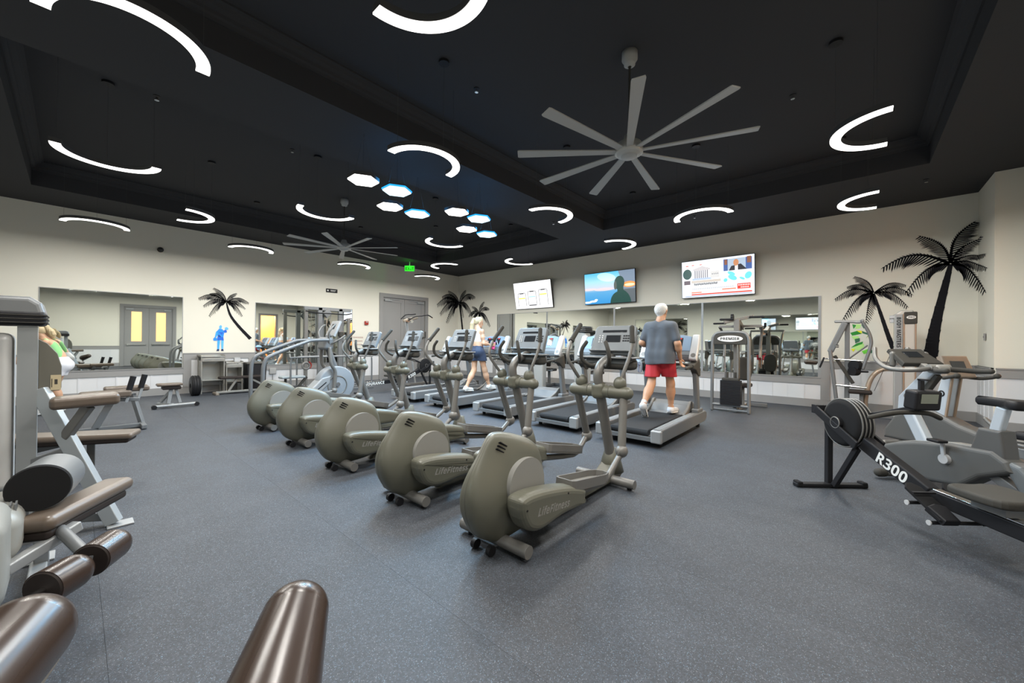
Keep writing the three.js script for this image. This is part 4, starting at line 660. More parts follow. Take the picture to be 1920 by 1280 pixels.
// recumbent bike behind it: cranks ahead of the console mast, seat far back
{
  const o = thing('recumbent_bike', 'grey recumbent exercise bike with copper-edged mast behind the upright bike', 'exercise bike', [7.17, 0, 0.72], Math.atan2(0.64, 0.77)), body = M(new THREE.Color().setRGB(0.085, 0.086, 0.084), 0.5);
  const sh = mesh('shroud', prism([[0.52, 0.08], [0.50, 0.22], [0.36, 0.42], [0.12, 0.55], [-0.1, 0.57], [-0.42, 0.44], [-0.78, 0.36], [-0.80, 0.24], [-0.3, 0.12]], 0.2, 0.045), body, o);
  mesh('mast', prism([[-0.06, 0.5], [-0.24, 0.5], [-0.31, 1.0], [-0.21, 1.04]], 0.11, 0.025), M(new THREE.Color().setRGB(0.46, 0.51, 0.56), 0.35, 0.2), o);
  mesh('mast_edge', [0.05, -0.05].map(z => beam([-0.245, 0.5, z], [-0.318, 1.0, z], 0.02, 0.022, 0.005)), M(new THREE.Color().setRGB(0.33, 0.24, 0.17), 0.4, 0.3), o);
  for (const z of [0.056, -0.056]) mesh('mast_emblem', at(new THREE.TorusGeometry(0.03, 0.008, 6, 24), -0.2, 0.78, z), black, o);
  const con = mesh('console', prism([[-0.17, -0.13], [0.17, -0.13], [0.15, 0.14], [-0.15, 0.14]], 0.07, 0.018).rotateY(-PI / 2).rotateZ(-0.35).translate(-0.30, 1.10, 0), M(new THREE.Color().setRGB(0.20, 0.16, 0.125), 0.45), o);
  mesh('display', rbox(0.006, 0.1, 0.16, 0.002, -0.038, 0.02, 0).rotateZ(-0.35).translate(-0.30, 1.10, 0), screenGlass, con);
  for (const s of [1, -1]) {
    mesh('handlebar', [tube([[-0.28, 1.0, s * 0.05], [-0.36, 0.98, s * 0.2], [-0.46, 1.0, s * 0.24], [-0.52, 1.02, s * 0.22]], 0.02, 20), ball([-0.52, 1.02, s * 0.22], 0.03)], gripRubber, o);
    const ck = mesh('crank', [beam([0, 0.36, s * 0.115], [0.0 - s * 0.05, 0.36 - s * 0.15, s * 0.125], 0.02, 0.035), cyl([0, 0.36, s * 0.09], [0, 0.36, s * 0.125], 0.048, 0.045)], whitePlastic, o);
    mesh('pedal', rbox(0.11, 0.025, 0.09, 0.01, -s * 0.05, 0.36 - s * 0.155, s * 0.18), black, ck);
    mesh('seat_grip', tube([[-1.2, 0.42, s * 0.22], [-1.05, 0.44, s * 0.3], [-0.9, 0.56, s * 0.3], [-0.86, 0.6, s * 0.3]], 0.018), pewter, o);
  }
  mesh('beam', [beam([-0.5, 0.28, 0], [-1.6, 0.24, 0], 0.12, 0.1), beam([-0.75, 0.345, 0], [-1.55, 0.315, 0], 0.07, 0.02)], silver, o);
  for (const x of [0.3, -1.5]) mesh('stabilizer', cap([x, 0.05, -0.27], [x, 0.05, 0.27], 0.04), pewter, o);
  mesh('rear_leg', beam([-1.5, 0.06, 0], [-1.45, 0.24, 0], 0.08, 0.08), silver, o);
  mesh('seat', rbox(0.42, 0.1, 0.42, 0.045, -1.2, 0.46, 0), black, o); mesh('backrest', rbox(0.1, 0.55, 0.4, 0.045, -1.46, 0.75, 0, 0, 0, 0.2), black, o);
  mesh('seat_carriage', box(0.3, 0.12, 0.16, -1.22, 0.36, 0), pewter, o);
}

// ---------- climbing trainer with long side rails ----------
{
  const o = thing('climbing_trainer', 'silver climbing trainer with long curved side rails and large wheel', 'climber', [0, 0, -8.0]);
  for (const s of [1, -1]) mesh('side_rail', tube([[2.16 + (s < 0 ? 0 : 0.02), 0.04, s * 0.34], [2.16, 0.7, s * 0.34], [2.19, 0.98, s * 0.34], [2.32, 1.10, s * 0.34], [2.85, 1.32, s * 0.33], [3.0, 1.36, s * 0.31], [3.3, 1.37, s * 0.24]], 0.032, 48), silver, o);
  mesh('rear_foot', [cap([2.16, 0.035, -0.4], [2.16, 0.035, 0.4], 0.035), beam([2.16, 0.05, 0], [3.7, 0.08, 0], 0.09, 0.08)], silver, o);
  mesh('wheel_housing', [at(lathe([[0.0001, -0.13], [0.34, -0.13], [0.37, -0.10], [0.37, 0.10], [0.34, 0.13], [0.0001, 0.13]], 48), 3.55, 0.47, 0, PI / 2)], M(new THREE.Color().setRGB(0.22, 0.24, 0.26), 0.5), o);
  mesh('wheel_ring', [0.131, -0.131].map(z => at(new THREE.TorusGeometry(0.19, 0.012, 6, 36), 3.55, 0.45, z)), pewter, o);
  mesh('hub_bolt', [cyl([3.55, 0.47, 0.13], [3.55, 0.47, 0.16], 0.045), cyl([3.55, 0.47, -0.16], [3.55, 0.47, -0.13], 0.045)], chrome, o);
  mesh('ramp_cover', prism([[2.75, 0.12], [3.25, 0.62], [3.42, 0.66], [3.40, 0.50], [2.95, 0.10]], 0.30, 0.03), silverLight, o);
  mesh('ramp_stripe', [0.152, -0.152].map(z => beam([2.88, 0.17, z], [3.32, 0.53, z], 0.006, 0.02, 0.002)), black, o);
  for (const s of [1, -1]) {
    const l = mesh('step_lever', [tube([[3.36, 1.2, s * 0.2], [3.38, 0.9, s * 0.22], [3.47, 0.72, s * 0.2], [3.45, 0.36, s * 0.2]], 0.035, 24), tube([[3.45, 0.36, s * 0.2], [3.1, 0.30, s * 0.22], [2.7, 0.26, s * 0.22]], 0.03, 16), ball([3.45, 0.36, s * 0.2], 0.06)], pewter, o);
    mesh('step', rbox(0.42, 0.05, 0.16, 0.02, 2.75, s > 0 ? 0.22 : 0.30, s * 0.22), silver, l);
    mesh('handlebar', tube([[3.36, 1.3, s * 0.16], [3.32, 1.5, s * 0.24], [3.38, 1.62, s * 0.26], [3.44, 1.68, s * 0.24]], 0.018, 20), pewter, o);
    mesh('side_grip', tube([[3.40, 1.3, s * 0.2], [3.5, 1.38, s * 0.3], [3.6, 1.46, s * 0.32]], 0.018, 14), pewter, o);
  }
  mesh('mast', [tube([[3.66, 0.55, 0], [3.5, 0.95, 0], [3.4, 1.25, 0], [3.42, 1.45, 0]], 0.055, 20), rbox(0.2, 0.26, 0.34, 0.06, 3.36, 1.3, 0)], silver, o);
  const con = mesh('console', prism([[-0.2, -0.17], [0.2, -0.17], [0.18, 0.17], [-0.18, 0.17]], 0.05, 0.012).rotateY(-PI / 2).rotateZ(-0.42).translate(3.52, 1.60, 0), silverLight, o);
  mesh('display', rbox(0.006, 0.12, 0.16, 0.002, -0.027, 0.04, 0).rotateZ(-0.42).translate(3.52, 1.60, 0), screenGlass, con);
}

// ---------- weight stack tower with name plate ----------
{
  const o = thing('weight_stack_tower', 'silver weight machine with black weight stack and white oval name plate', 'weight machine', [8.66, 0, -1.84]);
  mesh('arched_frame', [tube([[0, 0.03, -0.33], [0, 0.8, -0.325], [0, 1.42, -0.32], [0, 1.53, -0.29], [0, 1.585, -0.22], [0, 1.6, 0], [0, 1.585, 0.22], [0, 1.53, 0.29], [0, 1.42, 0.32], [0, 0.8, 0.325], [0, 0.03, 0.33]], 0.032, 80, 12), cyl([0, 0.14, -0.33], [0, 0.14, 0.33], 0.03), cyl([0.02, 0.045, -0.33], [0.02, 0.045, 0.33], 0.028)], silver, o);
  const hd = mesh('header', prism([[-0.29, 1.35], [0.29, 1.35], [0.30, 1.42], [0.27, 1.52], [0.21, 1.57], [-0.21, 1.57], [-0.27, 1.52], [-0.30, 1.42]], 0.06, 0.015).rotateY(-PI / 2), gripRubber, o);
  const np = mesh('name_plate', cyl([-0.032, 0, 0], [-0.04, 0, 0], 0.1, 0.1, 40).scale(1, 0.62, 2.25).translate(0, 1.468, 0), letterWhite, hd);
  mesh('lettering', text('PREMIER', 0.052, 0.002).scale(1.12, 1, 1).rotateY(-PI / 2).translate(-0.041, 1.468, 0), black, np);
  const st = mesh('weight_stack', Array.from({ length: 15 }, (_, i) => rbox(0.16, 0.030, 0.36, 0.004, 0.03, 0.165 + i * 0.0325, 0.01)), black, o);
  mesh('guide_rod', [cyl([0.03, 0.1, -0.1], [0.03, 1.4, -0.1], 0.011), cyl([0.03, 0.1, 0.12], [0.03, 1.4, 0.12], 0.011)], chrome, st);
  mesh('stack_head', [rbox(0.14, 0.05, 0.3, 0.01, 0.03, 0.66, 0.01), cyl([0.03, 0.68, -0.06], [0.03, 0.80, -0.06], 0.025), cyl([0.03, 0.68, 0.08], [0.03, 0.80, 0.08], 0.025)], gripRubber, st);
  mesh('cable', [cyl([0.03, 0.7, 0.01], [0.05, 1.5, 0.01], 0.004, 0.004, 6)], black, o);
  mesh('column', beam([0.18, 0.05, 0.08], [0.18, 1.86, 0.08], 0.10, 0.10), pewter, o);
  mesh('base_frame', [beam([0, 0.05, 0.08], [1.25, 0.05, 0.08], 0.08, 0.08), beam([1.2, 0.05, -0.3], [1.2, 0.05, 0.46], 0.07, 0.07)], silver, o);
  const arm = mesh('press_arm', [beam([0.18, 1.84, 0.08], [0.62, 1.70, 0.08], 0.09, 0.09), beam([0.1, 1.80, -0.14], [0.3, 1.92, 0.34], 0.06, 0.06), tube([[0.45, 1.72, -0.3], [0.6, 1.6, -0.28], [0.66, 1.3, -0.25], [0.62, 1.1, -0.25]], 0.025), tube([[0.45, 1.72, 0.46], [0.6, 1.6, 0.44], [0.66, 1.3, 0.41], [0.62, 1.1, 0.41]], 0.025), beam([0.45, 1.73, -0.3], [0.45, 1.73, 0.46], 0.05, 0.05)], pewter, o);
  mesh('pulley', [cyl([0.16, 1.9, -0.02], [0.16, 1.9, 0.02], 0.07), cyl([0.45, 1.66, 0.06], [0.45, 1.66, 0.10], 0.06)], black, arm);
  mesh('arm_grip', [cap([0.1, 1.86, -0.2], [0.1, 1.86, 0.02], 0.022), cap([0.24, 1.9, 0.3], [0.24, 1.9, 0.52], 0.022), cap([0.5, 1.8, -0.42], [0.5, 1.8, -0.2], 0.02)], black, arm);
  mesh('back_pad', prism([[0, 0.62], [0.11, 0.66], [0.15, 0.85], [0.12, 1.05], [0, 1.1], [-0.12, 1.05], [-0.15, 0.85], [-0.11, 0.66]], 0.08, 0.03, true).rotateY(-PI / 2).translate(0.42, 0, 0.16), gripRubber, o);
  mesh('seat_pad', rbox(0.38, 0.08, 0.3, 0.03, 0.66, 0.50, 0.10), padDark, o);
  mesh('seat_post', beam([0.66, 0.06, 0.10], [0.66, 0.48, 0.10], 0.06, 0.06), silver, o);
}

// ---------- silver pulldown frame by the palms ----------
{
  const o = thing('pulldown_frame', 'silver tubular pulldown frame machine in front of the small palm decal', 'weight machine', [9.9, 0, 0]);
  mesh('front_upright', [beam([0, 0.03, -0.22], [0, 1.27, -0.345], 0.06, 0.13, 0.02), beam([0, 1.22, -0.345], [0, 1.80, -0.12], 0.055, 0.10, 0.02)], silver, o);
  mesh('rear_post', beam([0.12, 0.03, -0.09], [0.12, 1.80, -0.09], 0.075, 0.075, 0.01), silver, o);
  mesh('top_bar', [tube([[0, 1.82, -0.26], [0.02, 1.815, -0.05], [0.02, 1.80, 0.08], [0, 1.83, 0.13]], 0.027, 16)], silverLight, o);
  mesh('side_tube', tube([[0, 1.82, 0.12], [0, 1.62, 0.21], [0, 1.45, 0.25], [0, 1.3, 0.235], [0, 0.92, 0.14]], 0.028, 30), silver, o);
  mesh('handle_bar', [cyl([0, 1.09, -0.46], [0, 1.04, 0.62], 0.014), cyl([0, 0.58, -0.26], [0, 0.555, 0.19], 0.022)], chrome, o);
  mesh('end_grip', [cap([0, 1.10, -0.44], [0, 0.92, -0.5], 0.017), cap([0, 0.86, 0.12], [0, 0.86, 0.2], 0.02)], black, o);
  mesh('lever', beam([0.04, 1.15, -0.28], [0.06, 0.62, 0.0], 0.05, 0.06), gripRubber, o);
  mesh('diagonal_strut', cyl([0.1, 1.1, -0.06], [0.02, 1.36, 0.2], 0.014), pewter, o);
  mesh('round_pad', [cyl([-0.02, 0.97, 0.0], [0.06, 0.97, 0.06], 0.10), cyl([-0.03, 0.86, -0.02], [0.05, 0.86, 0.05], 0.085)], black, o);
  mesh('seat_pad', rbox(0.3, 0.07, 0.34, 0.03, 0.05, 0.47, 0.1), padDark, o);
  mesh('base_frame', [beam([0.12, 0.04, -0.45], [0.12, 0.04, 0.5], 0.08, 0.07), beam([-0.25, 0.04, -0.22], [0.5, 0.04, -0.22], 0.08, 0.07), beam([0.05, 0.04, 0.12], [0.05, 0.46, 0.12], 0.06, 0.06)], silver, o);
  mesh('pivot_bolt', [cyl([-0.06, 0.7, -0.28], [-0.04, 0.7, -0.28], 0.02), cyl([-0.04, 1.34, -0.27], [-0.02, 1.34, -0.22], 0.03)], chrome, o);
}
// ---------- tall cable column ----------
const copper = M(new THREE.Color().setRGB(0.33, 0.22, 0.15), 0.4, 0.3);
{
  const o = thing('cable_column', 'tall silver weight column with copper edges and vertical lettering', 'weight machine', [10.05, 0, 0.70]);
  mesh('shroud', [prism([[-0.14, 0.02], [-0.14, 1.93], [-0.10, 2.0], [0.06, 2.0], [0.14, 1.93], [0.14, 0.02]], 0.2, 0.03).rotateY(PI / 2)], M(new THREE.Color().setRGB(0.50, 0.48, 0.44), 0.4, 0.2), o);
  const strip = mesh('letter_strip', rbox(0.02, 1.9, 0.10, 0.008, -0.105, 0.98, -0.08), silverLight, o);
  mesh('lettering', text('BODY MASTERS', 0.055, 0.002).rotateZ(-PI / 2).rotateY(-PI / 2).translate(-0.1165, 1.60, -0.08), black, strip);
  mesh('copper_edge', [rbox(0.025, 1.92, 0.02, 0.006, -0.10, 0.98, -0.015), rbox(0.025, 1.92, 0.02, 0.006, -0.10, 0.98, 0.135)], copper, o);
  const cp = mesh('top_band', rbox(0.05, 0.22, 0.17, 0.02, -0.10, 1.86, 0.07), gripRubber, o);
  mesh('emblem', cyl([-0.128, 0, 0], [-0.122, 0, 0], 0.03, 0.03, 24).scale(1, 1, 2).translate(0, 1.87, 0.075), letterWhite, cp);
  mesh('lettering', text('PRO', 0.03, 0.002).rotateY(-PI / 2).translate(-0.1285, 1.87, 0.08), black, cp);
  mesh('side_knob', [cyl([-0.05, 1.88, -0.2], [-0.05, 1.88, -0.12], 0.035), rbox(0.06, 0.12, 0.06, 0.01, -0.03, 1.84, -0.17)], whitePlastic, o);
  mesh('curved_arm', tube([[-0.02, 0.03, -0.52], [-0.02, 0.35, -0.52], [-0.02, 0.68, -0.46], [-0.02, 0.86, -0.36], [-0.02, 0.94, -0.2], [-0.02, 0.945, 0.0], [-0.02, 0.9, 0.12]], 0.04, 40, 12), M(new THREE.Color().setRGB(0.42, 0.33, 0.25), 0.35, 0.4), o);
  mesh('cable', [cyl([-0.06, 1.35, -0.14], [-0.05, 0.5, -0.4], 0.004, 0.004, 6)], black, o);
  mesh('base_frame', [beam([-0.02, 0.03, -0.6], [-0.02, 0.03, 0.3], 0.1, 0.06), beam([-0.3, 0.03, 0], [0.15, 0.03, 0], 0.1, 0.06)], silver, o);
  mesh('swing_arm', [beam([-0.12, 1.22, 0.06], [-0.35, 0.98, 0.3], 0.04, 0.05), cap([-0.12, 1.3, 0.02], [-0.12, 1.14, 0.08], 0.03)], gripRubber, o);
}
// ---------- two selector machines along the television wall ----------
function selectorMachine(label, pos, turn) {
  const o = thing('selector_machine', label, 'weight machine', pos, turn, 'selector machines behind the treadmills');   // local: cabinet faces -x
  mesh('cabinet', prism([[-0.2, 0.03], [-0.22, 1.2], [-0.18, 1.62], [0.0, 1.7], [0.18, 1.62], [0.22, 1.2], [0.2, 0.03]], 0.26, 0.06).rotateY(PI / 2), M(new THREE.Color().setRGB(0.40, 0.41, 0.40), 0.4, 0.25), o);
  const c = mesh('top_cover', rbox(0.34, 0.17, 0.44, 0.06, 0, 1.72, 0), black, o);
  mesh('cover_rib', [0, 1, 2].map(i => rbox(0.35, 0.014, 0.46, 0.006, 0, 1.67 + i * 0.045, 0)), pewter, c);
  mesh('lift_arm', [tube([[0.1, 1.5, -0.22], [0.35, 1.62, -0.34], [0.6, 1.45, -0.36], [0.7, 1.15, -0.36]], 0.03), tube([[0.1, 1.5, 0.22], [0.35, 1.62, 0.34], [0.6, 1.45, 0.36], [0.7, 1.15, 0.36]], 0.03)], silverLight, o);
  mesh('seat_pad', rbox(0.34, 0.08, 0.38, 0.03, 0.62, 0.52, 0), padDark, o);
  mesh('back_pad', rbox(0.08, 0.5, 0.3, 0.035, 0.42, 0.88, 0, 0, 0, 0.12), padDark, o);
  mesh('frame', [beam([0.1, 0.05, 0], [1.0, 0.05, 0], 0.08, 0.08), beam([0.62, 0.05, 0], [0.62, 0.5, 0], 0.07, 0.07), beam([0.95, 0.05, -0.3], [0.95, 0.05, 0.3], 0.07, 0.07), beam([0.25, 0.05, -0.28], [0.42, 1.1, -0.12], 0.06, 0.07), cyl([0.3, 0.52, -0.3], [0.3, 0.52, 0.3], 0.025)], silver, o);
  return o;
}
selectorMachine('silver selector weight machine beneath the television showing phones', [9.2, 0, -7.05], 0.1);
selectorMachine('silver selector weight machine beneath the television showing a silhouetted man', [9.2, 0, -5.55], -0.1);

// ---------- cable crossover before the second mirror ----------
{
  const o = thing('cable_crossover', 'silver cable crossover frame in front of the back wall mirror', 'weight machine', [5.0, 0, -11.75]);
  for (const [x, n] of [[-0.24, 1], [0.36, 1]]) mesh('tower_post', [beam([x, 0.03, 0], [x, 2.33, 0], 0.10, 0.12, 0.01), beam([x + 0.14, 0.03, -0.12], [x + 0.14, 2.28, -0.12], 0.04, 0.05)], silver, o);
  mesh('outer_post', beam([0.62, 0.03, 0.0], [0.62, 2.05, 0.0], 0.07, 0.09, 0.01), pewter, o);
  mesh('outer_post', beam([-0.62, 0.03, 0.0], [-0.62, 2.28, 0.0], 0.07, 0.09, 0.01), pewter, o);
  mesh('top_beam', [beam([-0.68, 2.29, 0], [0.68, 2.29, 0], 0.1, 0.09), beam([-0.1, 2.24, 0.02], [0.02, 2.1, 0.02], 0.10, 0.2)], silver, o);
  mesh('weight_stack', Array.from({ length: 16 }, (_, i) => rbox(0.26, 0.026, 0.13, 0.004, 0.06, 0.1 + i * 0.029, -0.1)), black, o);
  mesh('guide_rod', [cyl([0.0, 0.06, -0.1], [0.0, 2.25, -0.1], 0.012), cyl([0.12, 0.06, -0.1], [0.12, 2.25, -0.1], 0.012)], chrome, o);
  mesh('pull_up_bar', tube([[-0.66, 2.2, 0.1], [-0.4, 2.15, 0.25], [0, 2.15, 0.28], [0.4, 2.15, 0.25], [0.66, 2.2, 0.1]], 0.017), black, o);
  mesh('pulley_carriage', [rbox(0.12, 0.16, 0.16, 0.02, -0.24, 1.3, 0.06), rbox(0.12, 0.16, 0.16, 0.02, 0.36, 1.55, 0.06)], gripRubber, o);
  mesh('cross_bar', beam([0.1, 1.38, 0.0], [0.6, 1.38, 0.0], 0.05, 0.06), silver, o);
  mesh('base', [beam([-0.68, 0.04, 0], [0.68, 0.04, 0], 0.1, 0.08), beam([-0.62, 0.04, -0.3], [-0.62, 0.04, 0.5], 0.08, 0.07), beam([0.62, 0.04, -0.3], [0.62, 0.04, 0.5], 0.08, 0.07)], silver, o);
}
// ---------- stretching station with hoop handrails ----------
{
  const o = thing('stretching_station', 'silver hoop handrails around a low step station before the mirror', 'exercise station', [4.6, 0, -10.65]);
  const hoop = (x0, x1, z, top) => tube([[x0, 0.04, z], [x0, top - 0.14, z], [x0 + 0.03, top - 0.04, z], [x0 + 0.13, top, z], [x1 - 0.13, top, z], [x1 - 0.03, top - 0.04, z], [x1, top - 0.14, z], [x1, 0.04, z]], 0.021, 60);
  mesh('hoop_rail', hoop(-1.05, 1.1, 0.2, 0.93), silver, o); mesh('hoop_rail', hoop(-0.75, 1.0, -0.25, 0.93), silver, o);
  mesh('base', [beam([-1.1, 0.03, 0.2], [1.15, 0.03, 0.2], 0.07, 0.06), beam([-0.8, 0.03, -0.25], [1.05, 0.03, -0.25], 0.07, 0.06), beam([0, 0.03, -0.3], [0, 0.03, 0.25], 0.07, 0.06)], silver, o);
  mesh('step_pad', rbox(0.55, 0.06, 0.3, 0.025, -0.95, 0.43, 0.0), M(new THREE.Color().setRGB(0.25, 0.29, 0.31), 0.5), o);
  mesh('pad_leg', [beam([-0.9, 0.05, 0], [-0.6, 0.42, 0], 0.05, 0.06), beam([-1.1, 0.05, 0], [-1.1, 0.4, 0], 0.05, 0.05)], gripRubber, o);
  mesh('wall_rope_reel', [at(new THREE.TorusGeometry(0.085, 0.03, 10, 24), -0.62, 0.70, 0.0), cyl([-0.62, 0.05, 0], [-0.62, 0.62, 0], 0.02)], pewter, o);
  mesh('red_band', at(new THREE.TorusGeometry(0.09, 0.02, 8, 20, 2.4), -0.58, 0.71, 0.03, 0, 0.3, -1), M(0x8c2b22, 0.5), o);
}
// ---------- vertical climber before the double door ----------
{
  const o = thing('vertical_climber', 'tall slim pole machine with handlebars in front of the grey double door', 'exercise machine', [7.12, 0, -10.35]);
  const bronze = M(new THREE.Color().setRGB(0.33, 0.29, 0.24), 0.4, 0.3);
  mesh('pole', [cyl([0, 0.05, 0], [-0.34, 2.02, 0], 0.028), cyl([-0.1, 0.6, 0.02], [-0.42, 1.95, 0.05], 0.016)], silverLight, o);
  mesh('base', [beam([-0.45, 0.03, 0], [0.55, 0.03, 0], 0.09, 0.06), beam([-0.4, 0.03, -0.3], [-0.4, 0.03, 0.3], 0.07, 0.05), beam([0.5, 0.03, -0.3], [0.5, 0.03, 0.3], 0.07, 0.05)], pewter, o);
  mesh('head_beam', [beam([-0.45, 1.98, 0], [0.05, 2.12, 0], 0.10, 0.10, 0.03)], bronze, o);
  mesh('handlebar', [tube([[-0.4, 2.0, 0.2], [-0.2, 2.12, 0.24], [0.05, 2.16, 0.22], [0.3, 2.2, 0.2], [0.5, 2.13, 0.18]], 0.018), tube([[-0.4, 2.06, -0.2], [-0.2, 2.2, -0.24], [0.0, 2.22, -0.22], [0.12, 2.24, -0.2]], 0.018), beam([-0.3, 2.06, -0.24], [-0.3, 2.06, 0.24], 0.03, 0.03)], black, o);
  mesh('lower_arm', [beam([-0.28, 1.32, 0.05], [0.28, 1.5, 0.12], 0.05, 0.06), cap([0.28, 1.5, 0.12], [0.28, 1.66, 0.12], 0.02)], gripRubber, o);
  mesh('knob', [ball([-0.22, 1.62, 0.05], 0.06), cyl([-0.36, 1.98, 0.06], [-0.36, 1.98, 0.14], 0.04)], copper, o);
  mesh('pulley', cyl([-0.2, 1.98, 0.05], [-0.2, 1.98, 0.09], 0.05), chrome, o);
}

// ---------- storage by the back wall ----------
const steel = M(new THREE.Color().setRGB(0.36, 0.35, 0.32), 0.35, 0.6), darkSteel = M(new THREE.Color().setRGB(0.075, 0.07, 0.062), 0.5, 0.2);
function cart(label, x0, x1, top, z) {
  const o = thing('steel_cabinet', label, 'cabinet', [(x0 + x1) / 2, 0, z]), w = x1 - x0;
  mesh('top_tray', [rbox(w, 0.03, 0.46, 0.008, 0, top, 0), box(w, 0.05, 0.012, 0, top + 0.02, -0.225), box(0.012, 0.05, 0.46, -w / 2 + 0.006, top + 0.02, 0), box(0.012, 0.05, 0.46, w / 2 - 0.006, top + 0.02, 0)], steel, o);
  mesh('leg', [beam([-w / 2 + 0.02, 0, 0.2], [-w / 2 + 0.02, top, 0.2], 0.03, 0.03)], steel, o);
  mesh('leg', [beam([-w / 2 + 0.02, 0, -0.2], [-w / 2 + 0.02, top, -0.2], 0.03, 0.03)], steel, o);
  mesh('leg', [beam([w / 2 - 0.02, 0, 0.2], [w / 2 - 0.02, top, 0.2], 0.03, 0.03)], steel, o);
  mesh('leg', [beam([w / 2 - 0.02, 0, -0.2], [w / 2 - 0.02, top, -0.2], 0.03, 0.03)], steel, o);
  const d = mesh('drawer_front', rbox(w - 0.05, 0.09, 0.02, 0.006, 0, top - 0.075, 0.22), steel, o);
  mesh('drawer_pull', [box(w * 0.32, 0.012, 0.012, -w * 0.22, top - 0.07, 0.236), box(w * 0.32, 0.012, 0.012, w * 0.22, top - 0.07, 0.236)], silverLight, d);
  mesh('back_panel', box(w - 0.05, top * 0.6, 0.012, 0, top - 0.1 - top * 0.3, -0.2), steel, o);
  for (const q of [-1, 1]) mesh('side_panel', box(0.01, top * 0.6, 0.38, q * (w / 2 - 0.03), top - 0.1 - top * 0.3, 0), steel, o);
  mesh('shelf', box(w - 0.06, 0.015, 0.38, 0, top * 0.36, 0), steel, o);
}
cart('tall steel cabinet with top tray under the blue figure decal', 2.06, 2.56, 0.93, -12.28);
cart('lower steel cabinet beside the black bin', 2.57, 2.95, 0.76, -12.28);
{
  const b = thing('waste_bin', 'black waste bin beside the lower steel cabinet', 'bin', [3.25, 0, -12.2]);
  mesh('body', prism([[-0.2, 0.0], [-0.23, 0.72], [0.23, 0.72], [0.2, 0.0]], 0.4, 0.02), black, b); mesh('rim', [rbox(0.5, 0.05, 0.44, 0.02, 0, 0.735, 0)], darkSteel, b);
  const w = thing('rubber_wheel', 'black ribbed rubber wheel standing by the wainscot corner', 'wheel', [1.94, 0, -11.95]);
  mesh('tread', at(lathe([[0.06, -0.09], [0.2, -0.09], [0.24, -0.07], [0.24, 0.07], [0.2, 0.09], [0.06, 0.09]], 36), 0, 0.24, 0, 0, 0, PI / 2), black, w); mesh('rib', [-0.05, 0, 0.05].map(x => at(new THREE.TorusGeometry(0.235, 0.012, 6, 36), x, 0.24, 0, 0, PI / 2)), blackMatte, w);
  const t = thing('white_box', 'small white box on the lower steel cabinet', 'box', [2.86, 0.7765, -12.3]);
  mesh('body', rbox(0.13, 0.10, 0.12, 0.01, 0, 0.05, 0), whitePlastic, t); mesh('lid', rbox(0.135, 0.015, 0.125, 0.005, 0, 0.107, 0), whitePlastic, t);
  const a = thing('ab_bench', 'narrow dark padded bench in front of the steel cabinets', 'bench', [2.85, 0, -11.72]);
  mesh('pad', rbox(0.98, 0.06, 0.26, 0.02, 0, 0.41, 0), padDark, a); mesh('frame', [beam([-0.55, 0.06, 0], [0.75, 0.06, 0], 0.06, 0.05), beam([-0.3, 0.06, 0], [-0.1, 0.4, 0], 0.05, 0.05), beam([0.15, 0.38, 0], [0.6, 0.08, 0], 0.05, 0.05)], steel, a);
  mesh('foot', [rbox(0.07, 0.06, 0.4, 0.015, -0.55, 0.03, 0), rbox(0.16, 0.07, 0.36, 0.015, 0.62, 0.035, 0)], padTan, a);
}
// low swivel stool
{
  const o = thing('exercise_stool', 'low tan padded stool on a wheeled bar base', 'stool', [1.30, 0, -10.2]);
  mesh('seat', [prism([[-0.24, -0.1], [-0.18, -0.13], [0.08, -0.14], [0.15, -0.08], [0.15, 0.08], [0.08, 0.14], [-0.18, 0.13], [-0.24, 0.1]], 0.05, 0.02).rotateX(-PI / 2).translate(0, 0.455, 0)], padVinyl, o);
  mesh('seat_base', prism([[-0.16, -0.1], [0.12, -0.11], [0.12, 0.11], [-0.16, 0.1]], 0.07, 0.02).rotateX(-PI / 2).translate(0, 0.395, 0), padDark, o);
  mesh('pedestal', [beam([-0.06, 0.08, 0], [-0.02, 0.38, 0], 0.08, 0.06), beam([0.12, 0.08, 0], [0.05, 0.38, 0], 0.06, 0.05), beam([-0.16, 0.1, -0.16], [-0.04, 0.3, -0.02], 0.05, 0.05)], silverLight, o);
  mesh('base_bar', [cyl([-0.27, 0.05, 0.12], [0.36, 0.05, 0.08], 0.028), beam([-0.2, 0.06, -0.2], [0, 0.06, 0.1], 0.05, 0.05)], silverLight, o);
  mesh('end_wheel', [cyl([-0.28, 0.04, 0.07], [-0.28, 0.04, 0.17], 0.04)], black, o); mesh('end_wheel', [cyl([0.37, 0.04, 0.03], [0.37, 0.04, 0.13], 0.04)], black, o);
}
